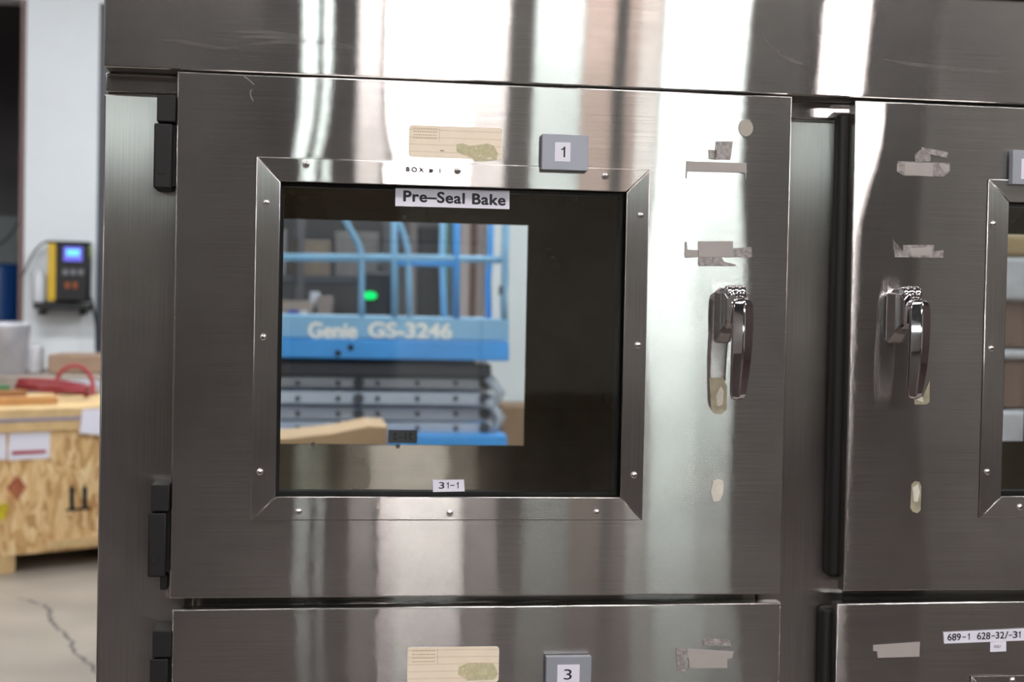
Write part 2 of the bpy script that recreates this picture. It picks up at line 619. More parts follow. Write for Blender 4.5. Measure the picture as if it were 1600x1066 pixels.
def door_panel(x0, x1, z0, z1, hole, warp, tilt):
    """folded sheet door with a window hole; the face bends by fractions of a millimetre as welded sheet does"""
    T, C = .020, .0016
    cx, cz = (x0+x1)/2, (z0+z1)/2

    def tr(x, y, z):
        return (x - tilt*(z-cz), y, z + tilt*(x-cx))
    bm = bmesh.new()
    hx0, hx1, hz0, hz1 = hole

    def lines(a, h0, h1, b, n):
        out = []
        for p, q in ((a, h0), (h0, h1), (h1, b)):
            k = max(3, round((q-p)/(b-a)*n))
            out += [p+(q-p)*i/k for i in range(k)]
        return out+[b]
    xs = lines(x0+C, hx0, hx1, x1-C, 90)
    zs = lines(z0+C, hz0, hz1, z1-C, 80)
    V = {}
    for i, x in enumerate(xs):
        for j, z in enumerate(zs):
            e = 1.0
            V[i, j] = bm.verts.new(tr(x, warp(x, z)*e, z))
    for i in range(len(xs)-1):
        for j in range(len(zs)-1):
            mx, mz = (xs[i]+xs[i+1])/2, (zs[j]+zs[j+1])/2
            if hx0 < mx < hx1 and hz0 < mz < hz1:
                continue
            f = bm.faces.new((V[i, j], V[i+1, j], V[i+1, j+1], V[i, j+1]))
            f.smooth = True
    # rounded rim and folded sides

    def ring(off, y):
        a, b, c, d = x0+off, x1-off, z0+off, z1-off
        return [bm.verts.new(tr(*p)) for p in ((a, y, c), (b, y, c), (b, y, d), (a, y, d))]
    R = [ring(C*(1-math.sin(t)), C*(1-math.cos(t))) for t in (0, math.pi/6, math.pi/3, math.pi/2)]
    R.append(ring(0, C))
    R.append(ring(0, T))
    R.append(ring(.004, T))
    for k, (a, b) in enumerate(zip(R, R[1:])):
        if k == 3:
            continue
        for q in range(4):
            f = bm.faces.new((a[q], a[(q+1) % 4], b[(q+1) % 4], b[q]))
            f.smooth = k < 3
    # hole sides and back sheet
    for y0_, y1_ in ((0.0, T),):
        h = [[bm.verts.new(tr(*p)) for p in ((hx0, y, hz0), (hx1, y, hz0), (hx1, y, hz1), (hx0, y, hz1))] for y in (y0_, y1_)]
        for q in range(4):
            bm.faces.new((h[0][q], h[0][(q+1) % 4], h[1][(q+1) % 4], h[1][q]))
        for q in range(4):
            bm.faces.new((h[1][q], h[1][(q+1) % 4], R[-1][(q+1) % 4], R[-1][q]))
    me = bpy.data.meshes.new('door')
    bmesh.ops.recalc_face_normals(bm, faces=bm.faces)
    bm.to_mesh(me)
    bm.free()
    o = link('door', me, MAT['steel_h'])
    return o


def screw(x, z, y, parent, r=.0042):
    bm = bmesh.new()
    n = 16
    prof = [(r, 0), (r*.97, -.0008), (r*.8, -.0019), (r*.5, -.0026), (r*.2, -.0029)]
    rings = [[bm.verts.new((x+a*math.cos(2*math.pi*k/n), y+b, z+a*math.sin(2*math.pi*k/n))) for k in range(n)] for a, b in prof]
    for p, q in zip(rings, rings[1:]):
        for k in range(n):
            f = bm.faces.new((p[k], p[(k+1) % n], q[(k+1) % n], q[k]))
            f.smooth = True
    bm.faces.new(rings[-1])
    bm.faces.new(rings[0][::-1])
    me = bpy.data.meshes.new('screw')
    bmesh.ops.recalc_face_normals(bm, faces=bm.faces)
    me.materials.append(MAT['screw'])
    me.materials.append(MAT['black'])
    # cross recess
    nf = len(bm.faces)
    a = random.uniform(0, 1.5)
    for t in (a, a+math.pi/2):
        L, W = r*.42, r*.09
        c, s = math.cos(t), math.sin(t)
        f = bm.faces.new([bm.verts.new((x+u*c-v*s, y-.00295, z+u*s+v*c)) for u, v in ((-L, -W), (L, -W), (L, W), (-L, W))])
        f.material_index = 1
    bm.to_mesh(me)
    bm.free()
    return link('screw', me, None, parent)


def mitre_strip(side, o, i, y, parent):
    """one mitred trim strip; o, i = outer and inner rectangle (x0, x1, z0, z1)"""
    t = .0024
    ox0, ox1, oz0, oz1 = o
    ix0, ix1, iz0, iz1 = i
    g = .0003
    P = {'top': ((ox0, oz1), (ox1, oz1), (ix1, iz1), (ix0, iz1)),
         'bottom': ((ix0, iz0), (ix1, iz0), (ox1, oz0), (ox0, oz0)),
         'left': ((ox0, oz1), (ix0, iz1), (ix0, iz0), (ox0, oz0)),
         'right': ((ix1, iz1), (ox1, oz1), (ox1, oz0), (ix1, iz0))}[side]
    bm = bmesh.new()
    cx = sum(p[0] for p in P)/4
    cz = sum(p[1] for p in P)/4
    def ins(p):
        d = Vector((cx-p[0], cz-p[1]))
        return (p[0]+math.copysign(g, d.x), p[1]+math.copysign(g, d.y))
    Q = [ins(p) for p in P]
    a = [bm.verts.new((x, y, z)) for x, z in Q]
    b = [bm.verts.new((x, y-t, z)) for x, z in Q]
    bm.faces.new(a)
    bm.faces.new(b[::-1])
    for k in range(4):
        bm.faces.new((a[k], a[(k+1) % 4], b[(k+1) % 4], b[k]))
    bmesh.ops.recalc_face_normals(bm, faces=bm.faces)
    fe = [e for e in bm.edges if all(abs(v.co.y-(y-t)) < 1e-6 for v in e.verts)]
    r = bmesh.ops.bevel(bm, geom=fe, offset=.0009, segments=2, profile=.5, affect='EDGES')
    for f in r['faces']:
        f.smooth = True
    me = bpy.data.meshes.new('frame_strip')
    bm.to_mesh(me)
    bm.free()
    return link('frame_strip', me, MAT['steel_h' if side in ('top', 'bottom') else 'steel_v'], parent)


def wn(o):
    m = o.modifiers.new('weighted', 'WEIGHTED_NORMAL')
    m.keep_sharp = True
    m.weight = 90
    return o


def handle(px_x, ztop, parent, dz=0.0):
    """chrome latch: bracket on the door, pivot knuckle and a long faceted lever hanging down"""
    X, Z = px_x, ztop
    # bracket: tapers from the door out to the knuckle
    bm = bmesh.new()
    secs = [(0.0, .0105, Z-.002, Z-.068), (-.004, .0095, Z-.003, Z-.066), (-.018, .0080, Z-.003, Z-.056), (-.032, .0075, Z-.004, Z-.050), (-.040, .0065, Z-.010, Z-.044)]
    rings = []
    for y, hw, za, zb in secs:
        c = .003
        ring = [(X-hw, zb+c), (X-hw+c, zb), (X+hw-c, zb), (X+hw, zb+c), (X+hw, za-c*2), (X+hw-c*1.6, za), (X-hw+c*1.6, za), (X-hw, za-c*2)]
        rings.append([bm.verts.new((p, y, q)) for p, q in ring])
    for a, b in zip(rings, rings[1:]):
        for k in range(8):
            f = bm.faces.new((a[k], a[(k+1) % 8], b[(k+1) % 8], b[k]))
    bm.faces.new(rings[0])
    bm.faces.new(rings[-1][::-1])
    bmesh.ops.recalc_face_normals(bm, faces=bm.faces)
    bmesh.ops.bevel(bm, geom=[e for e in bm.edges], offset=.0009, segments=2, profile=.5, affect='EDGES')
    wn(finish(bm, 'handle_bracket', MAT['chrome'], parent, smooth=True))
    # knuckle: ribbed pivot barrel lying across
    bm = bmesh.new()
    pr = [(-.010, .006), (-.010, .0085), (-.008, .0100), (-.005, .0100), (-.004, .0088), (-.002, .0088), (-.001, .0103), (.003, .0103), (.004, .0090), (.006, .0090), (.007, .0104), (.011, .0100), (.0125, .0080), (.0125, .005)]
    n = 20
    rings = [[bm.verts.new((X+.004+u, -.030+r*math.cos(2*math.pi*k/n), Z-.010+r*math.sin(2*math.pi*k/n))) for k in range(n)] for u, r in pr]
    for a, b in zip(rings, rings[1:]):
        for k in range(n):
            bm.faces.new((a[k], a[(k+1) % n], b[(k+1) % n], b[k]))
    bm.faces.new(rings[0])
    bm.faces.new(rings[-1][::-1])
    finish(bm, 'handle_knuckle', MAT['chrome'], parent, smooth=True)
    # lever
    bm = bmesh.new()
    L0, L1 = Z-.015, Z-.1315
    prof = [(0, .30, .55), (.012, .58, .72), (.035, .82, .86), (.07, .96, .96), (.12, 1.0, 1.0), (.30, 1.0, 1.0), (.5, .96, .95), (.7, .90, .88), (.86, .82, .8), (.94, .76, .76), (.975, .64, .66), (.993, .42, .5), (1, .2, .35)]
    rings = []
    for t, w, d in prof:
        z = L0+(L1-L0)*t
        yc = -.0445 - .006*math.sin(math.pi*min(1, t*1.0)) + .001*t
        xc = X+.0105 - .0035*t
        hw = .0128*w
        dd = .0085*d
        ring = [(-hw*.82, dd*.62), (-hw, dd*.1), (-hw*.92, -dd*.45), (-hw*.10, -dd), (hw*.06, -dd), (hw*.92, -dd*.45), (hw, dd*.1), (hw*.82, dd*.62)]
        rings.append([bm.verts.new((xc+p, yc+q, z)) for p, q in ring])
    for a, b in zip(rings, rings[1:]):
        for k in range(8):
            bm.faces.new((a[k], a[(k+1) % 8], b[(k+1) % 8], b[k]))
    bm.faces.new(rings[0])
    bm.faces.new(rings[-1][::-1])
    bmesh.ops.recalc_face_normals(bm, faces=bm.faces)
    long_e = [e for e in bm.edges if abs(e.verts[0].co.z-e.verts[1].co.z) > .0005]
    bmesh.ops.bevel(bm, geom=long_e, offset=.0007, segments=2, profile=.5, affect='EDGES')
    wn(finish(bm, 'handle_lever', MAT['chrome'], parent, smooth=True))


def hinge(x, z, parent, pin=True):
    """two-leaf black lift-off hinge, x = door edge"""
    bm = bmesh.new()
    bbox(bm, x-.0215, x-.0015, -.004, .0449, z-.0300, z, .0012)
    bbox(bm, x-.0245, x-.0045, -.002, .0449, z-.1040, z-.0315, .0022, 3)
    bbox(bm, x-.0060, x-.0015, .010, .0449, z-.1000, z-.0315)
    if pin:
        bbox(bm, x-.0115, x-.0035, .008, .030, z-.1200, z-.1041, .001)
    me = bpy.data.meshes.new('hinge')
    bm.to_mesh(me)
    bm.free()
    h = link('hinge', me, MAT['hinge'], parent, label='black plastic lift-off hinge')
    return h


def hinge_button(x, z, parent):
    bm = bmesh.new()
    bmesh.ops.create_cone(bm, cap_ends=True, segments=24, radius1=.0048, radius2=.0044, depth=.0008, matrix=Matrix.Translation((x-.0160, -.0023, z-.084)) @ Matrix.Rotation(math.pi/2, 4, 'X'))
    return finish(bm, 'hinge_button', MAT['hinge'], parent)


def compartment(x0, x1, z0, z1, hole, parent_fn, label31=None):
    """inner liner with side, top and bottom sheets, a rear panel with an opening, and the rear pane"""
    bm = bmesh.new()
    t = .004
    bbox(bm, x0, x0+t, .08, .70, z0, z1)
    bbox(bm, x1-t, x1, .08, .70, z0, z1)
    bbox(bm, x0+t, x1-t, .08, .70, z1-t, z1)
    bbox(bm, x0+t, x1-t, .08, .70, z0, z0+t)
    parent_fn(finish(bm, 'compartment_liner', MAT['liner']))
    hx0, hx1, hz0, hz1 = hole
    bm = bmesh.new()
    y0, y1 = .709, .719
    bbox(bm, x0, hx0, y0, y1, z0, z1)
    bbox(bm, hx1, x1, y0, y1, z0, z1)
    bbox(bm, hx0, hx1, y0, y1, hz1, z1)
    bbox(bm, hx0, hx1, y0, y1, z0, hz0)
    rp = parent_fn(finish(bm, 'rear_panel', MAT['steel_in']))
    parent_fn(box('rear_pane', hx0-.01, hx1+.01, .7195, .7235, hz0-.01, hz1+.01, MAT['glass']))
    return rp


def make_door(x0, x1, z0, z1, win, ins, warp, tilt, hx, hingex, frame_screws):
    inner = (win[0]+ins, win[1]-ins, win[2]+ins, win[3]-ins)
    hole = (inner[0]+.0035, inner[1]-.0035, inner[2]+.0035, inner[3]-.0035)
    hole = (inner[0]-.004, inner[1]+.004, inner[2]-.004, inner[3]+.004)
    d = cp(door_panel(x0, x1, z0, z1, hole, warp, tilt))
    for s in ('top', 'bottom', 'left', 'right'):
        mitre_strip(s, win, inner, -.0004, d)
    box('window_pane', hole[0], hole[1], .009, .014, hole[2], hole[3], MAT['glass'], d)
    # gasket lining the window hole
    bm = bmesh.new()
    a, b, c, e = hole
    w = .0075
    bbox(bm, a, a+w, .0145, .034, c, e)
    bbox(bm, b-w, b, .0145, .034, c, e)
    bbox(bm, a+w, b-w, .0145, .034, c, c+w)
    bbox(bm, a+w, b-w, .0145, .034, e-w, e)
    finish(bm, 'window_gasket', MAT['gasket'], d)
    # lining sheet added to bounce light onto the rear panel's top strip
    bm = bmesh.new()
    lx0, lx1, lz0, lz1 = x0+.046, x1-.046, z0+.034, z1-.034
    bbox(bm, lx0, a-.001, .022, .036, lz0, lz1)
    bbox(bm, b+.001, lx1, .022, .036, lz0, lz1)
    bbox(bm, a-.001, b+.001, .022, .036, e+.001, lz1)
    bbox(bm, a-.001, b+.001, .022, .036, lz0, c-.001)
    finish(bm, 'door_bounce_lining', MAT['lining'], d)
    # door gasket behind the rim
    bm = bmesh.new()
    g0, g1 = x0+.024, x1-.024
    h0, h1 = z0+.012, z1-.012
    gx0, gx1 = g0, g1
    if hx < (x0+x1)/2:
        gx0 = x0-.011
    bbox(bm, gx0, gx0+.02, .021, .0449, h0, h1, .006, 3)
    bbox(bm, gx1-.02, gx1, .021, .0449, h0, h1, .006, 3)
    bbox(bm, gx0+.02, gx1-.02, .021, .0449, h0, h0+.02, .006, 3)
    bbox(bm, gx0+.02, gx1-.02, .021, .0449, h1-.02, h1, .006, 3)
    me = bpy.data.meshes.new('door_gasket')
    bm.to_mesh(me)
    bm.free()
    link('door_gasket', me, MAT['gasket'], d)
    for sx, sz in frame_screws:
        screw(sx, sz, -.0027, d)
    return d


def G(x, z, cx, cz, sx, sz):
    return math.exp(-((x-cx)/sx)**2-((z-cz)/sz)**2)


def warp1(x, z):
    h = .0005*G(x, z, .05, 1.63, .07, .065)          # pulled by the welds above the window
    h += .0005*G(x, z, .46, 1.52, .08, .11)          # bulge right of the window
    h += .00028*G(x, z, -.060, 1.53, .013, .055)     # dents along the left frame strip
    h += .00030*G(x, z, -.060, 1.37, .013, .07)
    h += .00012*math.sin(x*14+1.0)*math.sin(z*7+.5)
    return h


def warp2(x, z):
    h = .0008*G(x, z, .62, 1.74, .055, .09)
    h += .0006*G(x, z, .83, 1.40, .12, .25)
    h += .0003*math.sin(x*11+z*6)
    return h


def warp3(x, z):
    return .00035*math.sin(x*12+.3)*math.cos(z*9)+.0003*G(x, z, .1, 1.1, .1, .08)


# ---- door 1: upper left
ins = .0275
D1 = (-.1492, .5597, 1.1690, 1.7580)
W1 = (-.0612, .3900, 1.2572, 1.6665)


def sp_px(lst):
    return [(at(a, b, -.004).x, at(a, b, -.004).z) for a, b in lst]


sc1 = sp_px([(478, 257), (715, 267), (946, 275), (416, 317), (411, 527), (406, 738), (1001, 337), (997, 540), (991, 743), (467, 800), (703, 802), (932, 801)])
d1 = make_door(*D1, W1, ins, warp1, 0.0, .50, None, sc1)
d1['label'] = 'upper left oven door with Pre-Seal Bake window and plate 1'
# ---- door 2: upper right
D2 = (.6377, 1.3466, 1.1725, 1.7565)
W2 = (.8050, 1.2562, 1.2600, 1.6690)
sc2 = sp_px([(1552, 350), (1549, 545), (1543, 738), (1594, 793)])
cx2 = [1.0306, 1.2]
sc2 += [(1.0306, 1.274), (1.2, 1.274), (.86, 1.655), (1.0306, 1.655), (1.2, 1.655), (1.243, 1.626), (1.243, 1.465), (1.243, 1.31)]
d2 = make_door(*D2, W2, ins, warp2, 0.0, .70, None, sc2)
d2['label'] = 'upper right oven door, darker, cut by the picture edge'
# ---- door 3: lower left
D3 = (-.1452, .5620, .5700, 1.1577)
W3 = (-.0572, .3940, .6560, 1.0655)
d3 = make_door(*D3, W3, ins, warp3, .0035, .50, None, [(.17, 1.052), (0, 1.052), (.34, 1.052)])
d3['label'] = 'lower left oven door with plate 3, only its top in view'
# ---- door 4: lower right
D4 = (.6320, 1.3420, .5740, 1.1595)
W4 = (.8000, 1.2512, .6590, 1.0690)
d4 = make_door(*D4, W4, ins, warp3, .006, .70, None, [at(1583, 1064, -.004).xz[:], (1.02, 1.055), (1.19, 1.055)])
d4['label'] = 'lower right oven door with the printed 689-1 628-32/-31 label'

# compartments
R1 = (-.085, at(826, 352, .71).x, at(817, 697, .71).z, at(826, 352, .71).z)
compartment(-.1336, .5436, 1.19, 1.735, R1, cp)
compartment(.6564, 1.335, 1.19, 1.735, (.78, at(1597, 500, .71).x+.012, at(1570, 690, .71).z, at(1590, 366, .71).z), cp)
compartment(-.1336, .5436, .58, 1.14, (-.05, .354, .66, 1.02), cp)
compartment(.6564, 1.335, .58, 1.14, (.80, 1.25, .66, 1.02), cp)
# rear panel screws and the seam between rear strip and lining
for px, py in ((632, 339), (489, 695), (622, 698)):
    p = at(px, py, .708)
    cp(screw(p.x, p.z, .7088, None, r=.004))

# ---- handles
p = at(1143, 447, -.03)
handle(p.x-.001, p.z+.001, d1)
p = at(1421, 449, -.03)
handle(p.x-.004, p.z+.001, d2)
# ---- hinges
for zz in (at(247, 148, 0).z, at(240, 757, 0).z):
    hinge(D1[0], zz, d1, pin=zz < 1.5)
    hinge_button(D1[0], zz, d1)
zz = at(245, 985, 0).z
hinge(D3[0], zz, d3)
hinge(D3[0], .70, d3)

# ---- plates, labels, tape
INK = MAT['ink']


def numeral_one(name, s_, x0, x1, z0, z1, y, m, parent):
    w, h = x1-x0, z1-z0
    return flat(name, [(x0+w*u, z0+h*v) for u, v in ((.58, 0), (.88, 0), (.88, 1), (.66, 1), (.50, .86), (.15, .76), (.15, .66), (.58, .72))], y+.0003, m, parent, th=.0003)


def plate(d, px0, py0, px1, py1, digit, dr, y0=-.0009, y1=-.0125, txt=(0, 0, 0, 0)):
    a, b = at(px0, py0, y1), at(px1, py1, y1)
    bm = bmesh.new()
    bbox(bm, a.x, b.x, y1, y0-.002, b.z, a.z, .0004, 1)
    me = bpy.data.meshes.new('number_plate')
    bm.to_mesh(me)
    bm.free()
    link('number_plate', me, MAT['alu'], d, label='grey metal plate numbered '+(digit or 'one'))
    bbx = [at(txt[0], txt[1], y1), at(txt[2], txt[3], y1)]
    flat('plate_sticker', rrect(bbx[0].x, bbx[1].x, bbx[1].z, bbx[0].z, .0003, 1), y1-.0001, MAT['paper'], d, label='white square sticker')
    if digit:
        c0, c1 = at(dr[0], dr[1], y1), at(dr[2], dr[3], y1)
        (numeral_one if digit == '1' else text)('plate_digit', digit, c0.x, c1.x, c1.z, c0.z, y1-.0007, INK, d)


plate(d1, 847.5, 209, 918.5, 267, '1', (875.5, 229, 884, 246), txt=(867, 222, 891, 253))
plate(d3, 854, 1027, 923, 1085, '3', (881, 1046, 893, 1062), txt=(871, 1039, 905, 1075))
plate(d2, 1583, 234, 1652, 290, '2', (1609, 257, 1622, 273), txt=(1596, 248, 1631, 281))


def cream_label(d, px, label):
    a, b = at(px[0], px[1], -.0008), at(px[2], px[3], -.0008)
    o = flat('inspection_label', rrect(a.x, b.x, b.z, a.z, .0038), -.0002, MAT['cream'], d, th=.0005, label=label)
    return a, b


a, b = cream_label(d1, (639, 195, 784, 250), 'faded cream inspection label with ruled lines')
for k, (u0, u1, v) in enumerate(((.12, .24, .06), (.04, .29, .16), (.03, .30, .25), (.03, .28, .34), (.03, .24, .42))):
    text('label_print', ('MINIMUM', 'CALIBRATION', 'INSPECTION DATE', 'SERIAL NUMBER', 'APPROVED BY')[k], a.x+(b.x-a.x)*u0, a.x+(b.x-a.x)*u1,
         a.z+(b.z-a.z)*(v+.055), a.z+(b.z-a.z)*v, -.00085, MAT['ink_faint'], d1) if False else None


def print_lines(d, a, b):
    # rows of tiny worn print, too faint to read: short dashes
    bm = bmesh.new()
    random.seed(7)
    for v in (.10, .20, .30, .40):
        u = .05
        while u < .29:
            w = random.uniform(.008, .022)
            x, xx = a.x+(b.x-a.x)*u, a.x+(b.x-a.x)*(u+w)
            z = a.z+(b.z-a.z)*v
            bbox(bm, x, xx, -.00085, -.0007, z-.0006, z+.0006)
            u += w+.008
    x = a.x+(b.x-a.x)*.325
    bbox(bm, x, x+.0004, -.00085, -.0007, a.z+(b.z-a.z)*.48, a.z-.001)
    finish(bm, 'worn_print', MAT['ink_faint2'], d)


MAT['ink_faint2'] = plain('very_faded_print', (196, 176, 150), .6)
print_lines(d1, a, b)
flat('glue_stain', pxpoly([(713, 226), (722, 224), (735, 228), (750, 226), (762, 224), (772, 228), (778, 240), (776, 250), (760, 252), (742, 252), (738, 246), (724, 242), (714, 238)], -.001), -.0008, MAT['glue'], d1, th=.0002)
flat('dark_mark', pxpoly([(687, 234.6), (694, 235), (693, 236.4), (688, 236)], -.001), -.0008, MAT['ink_faint'], d1, th=.0002)
a, b = cream_label(d3, (637, 1012, 779, 1066), 'faded cream inspection label at the lower door')
print_lines(d3, a, b)
flat('glue_stain', pxpoly([(717, 1042), (732, 1036), (770, 1036), (779, 1052), (772, 1062), (730, 1064), (716, 1054)], -.001), -.0008, MAT['glue'], d3, th=.0002)

# BOX # 1 stamped on the top strip
c0, c1 = at(635, 262, -.003), at(688, 270.5, -.003)
text('stamped_text', 'BOX # 1', c0.x, c1.x, c1.z-.0002, c0.z+.0005, -.0033, MAT['black'], d1, bold=.08, tilt=-.02, spacing=1.5)

# Pre-Seal Bake
YP = .0088


def sticker(d, pts, y, name='window_sticker', label=None, th=.0003):
    kw = {'label': label} if label else {}
    return flat(name, pxpoly(pts, y), y, MAT['paper'], d, th=th, **kw)


sticker(d1, [(618, 294), (796, 298), (796, 327), (617.5, 322)], YP, label='white sticker reading Pre-Seal Bake')
c0, c1 = at(631, 299.5, YP), at(789, 321.5, YP)
text('sticker_text', 'Pre\u2013Seal Bake', c0.x, c1.x, c1.z+.0010, c0.z+.0004, YP-.0005, INK, d1, bold=.055, tilt=-.012, spacing=1.08)
sticker(d1, [(676, 750), (725, 749.5), (726, 768), (676.5, 769)], YP, label='small white sticker reading 31-1')


def glyphs(d, items, y):
    """small printed characters, each given as (character, left, top, right, bottom) on the sticker"""
    for ch, l, t, r, b in items:
        c0, c1 = at(l, t, y), at(r, b, y)
        if ch == '1':
            numeral_one('sticker_text', ch, c0.x, c1.x, c1.z, c0.z, y, INK, d)
        else:
            text('sticker_text', ch, c0.x, c1.x, c1.z, c0.z, y, INK, d, bold=.02)


glyphs(d1, (('3', 686, 753.6, 694, 763.8), ('1', 697, 753.6, 701.5, 763.6), ('\u2013', 703.5, 758, 710, 759.4), ('1', 712.5, 753.4, 717, 763.4)), YP-.0005)
# sticker on the outside of the rear pane seen from behind
c0, c1 = at(607, 672, .7165), at(652, 693, .7165)
rs = cp(flat('rear_sticker', [(c0.x, c1.z), (c1.x, c1.z), (c1.x, c0.z), (c0.x, c0.z)], .7190, plain('grey_sticker_back', (120, 124, 132), .6), None, label='grey back of a sticker on the rear pane'))
c0, c1 = at(614, 677, .7165), at(645, 688, .7165)
cp(text('rear_sticker_text', '31\u20132', c0.x, c1.x, c1.z, c0.z, .7184, MAT['ink'], None, mirror=True))

# tape residue, door 1
TP, TW = MAT['tape'], MAT['tapew']
grey = MAT['grey_res'] = plain('grey_label_residue', (172, 166, 163), .5, var=.04, vs=60)
flat('label_residue', pxpoly([(1072, 252), (1166, 255), (1166, 270), (1164.5, 282), (1163.5, 270), (1073.5, 268), (1073, 279), (1071, 279)], 0), -.0006, grey, d1)
flat('tape_residue', pxpoly([(1118, 221), (1145, 221), (1141, 250), (1115, 249)], 0), -.0006, TP, d1)
flat('tape_residue', pxpoly([(1107, 234), (1120, 235), (1119, 250), (1107, 248)], 0), -.0006, TP, d1)
flat('label_residue', pxpoly([(1091, 377), (1145, 377), (1145, 402), (1091, 402)], 0), -.0006, grey, d1)
flat('label_residue', pxpoly([(1070, 378), (1073, 378), (1074, 390), (1090.5, 391), (1090.5, 402), (1070, 403)], 0), -.0006, grey, d1)
flat('tape_residue', pxpoly([(1145.5, 388), (1174, 386), (1175, 402), (1145.5, 402)], 0), -.0006, TP, d1)
flat('tape_residue', pxpoly([(1091, 402.5), (1128, 402.5), (1131, 409), (1150, 414), (1147, 416), (1091, 415)], 0), -.0006, TP, d1)
bmr = rrect(0, 1, 0, 1, .5, 6)
p = at(1165, 200, 0)
flat('round_residue', [(p.x+.0088*math.cos(t*math.pi/10), p.z+.0100*math.sin(t*math.pi/10)) for t in range(20)], -.0006, plain('tan_round_residue', (176, 172, 160), .6), d1, label='small round tan residue spot')
# adhesive pad and torn tape below the handle
flat('adhesive_pad', pxpoly([(1108, 590), (1111, 640), (1116, 646), (1128, 647), (1135, 640), (1136, 604), (1130, 590)], 0), -.0006, MAT['adh'], d1)
flat('torn_paper', pxpoly([(1120, 634), (1119, 618), (1124, 607), (1127, 604), (1131, 612), (1129, 632), (1124, 635)], -.001), -.0011, TW, d1)
flat('torn_paper', pxpoly([(1114, 752), (1121, 748), (1130, 751), (1130, 770), (1124, 783), (1114, 784), (1110, 768)], 0), -.0006, TW, d1)
# smudge spot in the middle below the window
# door 2 residue
flat('tape_residue', pxpoly([(1402, 252), (1484, 255), (1484, 267), (1475, 276), (1413, 275), (1401, 268)], 0), -.0005, TP, d2)
flat('torn_paper', pxpoly([(1413, 254), (1458, 255), (1457, 276), (1413, 273)], -.001), -.0010, grey, d2)
flat('torn_paper', pxpoly([(1466, 256), (1483, 257), (1483, 268), (1474, 270)], -.001), -.0010, grey, d2)
flat('tape_residue', pxpoly([(1429, 242), (1438, 234), (1454, 241), (1453, 252), (1430, 253)], 0), -.0006, TP, d2)
flat('torn_paper', pxpoly([(1440, 230), (1481, 238), (1479, 247), (1439, 238)], -.001), -.0010, TP, d2)
flat('tape_residue', pxpoly([(1395, 374), (1396, 390), (1411, 393), (1411, 383), (1459, 383), (1459, 393), (1474, 391), (1473, 403), (1398, 402)], 0), -.0005, TP, d2)
flat('torn_paper', pxpoly([(1420, 388), (1456, 386), (1456, 399), (1424, 400)], -.001), -.0010, grey, d2)
flat('adhesive_pad', pxpoly([(1424, 757), (1429, 752), (1436, 753), (1439, 760), (1438, 797), (1433, 802), (1426, 800), (1422, 794)], 0), -.0006, MAT['adh'], d2)
flat('torn_paper', pxpoly([(1426, 762), (1434, 756), (1437, 768), (1434, 784), (1428, 784)], -.001), -.0011, TW, d2)
flat('torn_paper', pxpoly([(1427, 615), (1441, 622), (1452, 595), (1452, 628), (1447, 632), (1429, 632)], 0), -.0006, MAT['adh'], d2)
flat('torn_paper', pxpoly([(1432, 625), (1441, 620), (1443, 629)], -.001), -.0011, TW, d2)
# door 3 and 4 residue
flat('label_residue', pxpoly([(1074, 1014), (1132, 1017), (1146, 1018), (1144, 1028), (1136, 1030), (1136, 1044), (1077, 1044), (1076, 1030), (1073, 1026)], 0), -.0006, grey, d3)
flat('tape_residue', pxpoly([(1098, 997), (1140, 1000), (1142, 1010), (1098, 1008)], 0), -.0006, TP, d3)
flat('tape_residue', pxpoly([(1056, 1013), (1073, 1015), (1072, 1050), (1058, 1048)], 0), -.0006, TP, d3)
flat('tape_residue', pxpoly([(1364, 1008), (1437, 1003), (1436, 1026), (1371, 1028), (1370, 1018), (1364, 1017)], 0), -.0006, grey, d4)
sticker(d4, [(1474, 988), (1600, 982), (1640, 980), (1640, 998), (1600, 1001), (1475, 1006)], -.0012, name='door_sticker', label='white sticker reading 689-1 628-32/-31')
glyphs(d4, (('689', 1481, 990.5, 1501, 1001), ('\u2013', 1503.5, 995, 1509, 996.3), ('1', 1511.5, 989.8, 1515.5, 1000),
            ('628', 1527, 988.6, 1547, 999.2), ('\u2013', 1549, 993.2, 1554.5, 994.5), ('32', 1556, 987.6, 1569, 998), ('/', 1570.5, 987, 1575, 998),
            ('\u2013', 1576.5, 992.2, 1581.5, 993.4), ('3', 1583, 986.8, 1589.5, 997), ('1', 1591, 986.6, 1595, 996.8)), -.0018)
sticker(d4, [(1547, 1003.5), (1572, 1002.5), (1572, 1018), (1547, 1019)], -.0012, name='door_sticker', label='tiny white sticker below the long one')
c0, c1 = at(1553, 1008.5, -.0016), at(1564, 1012.5, -.0016)
text('sticker_text', 'ONLY', c0.x, c1.x, c1.z, c0.z, -.0018, INK, d4)

# rag and polish scuffs on the header
sm = film_mat('polish_scuff', (176, 172, 170), .045, .4, .045, 40)
sf = []
for k, pts in enumerate((((330, 52), (400, 50), (470, 58), (548, 70)), ((350, 60), (420, 58), (490, 66), (560, 76)), ((372, 72), (440, 66), (510, 70), (570, 82)),
                         ((250, 62), (290, 66), (330, 74), (372, 76)), ((1195, 60), (1215, 82), (1240, 96), (1262, 102)), ((1380, 92), (1420, 100), (1500, 108), (1580, 112)))):
    P = spline([at(a, b, .0118) for a, b in pts], 5)
    w = .0028
    up = [(p.x, p.z+w*math.sin(math.pi*(i+.3)/(len(P)))) for i, p in enumerate(P)]
    dn = [(p.x, p.z-.6*w*math.sin(math.pi*(i+.3)/(len(P)))) for i, p in enumerate(P)]
    cp(flat('polish_scuff', up+dn[::-1], .0119, sm, th=.0001))
# thin scratches near the top left corner of door 1
for pts in ([(381, 119), (388, 124), (397, 132)], [(393, 140), (391, 146), (393, 153), (396, 157)]):
    P = spline([at(a, b, -.0002) for a, b in pts], 4)
    tube('scratch', P, .0002, MAT['steel_edge'], d1, n=4)

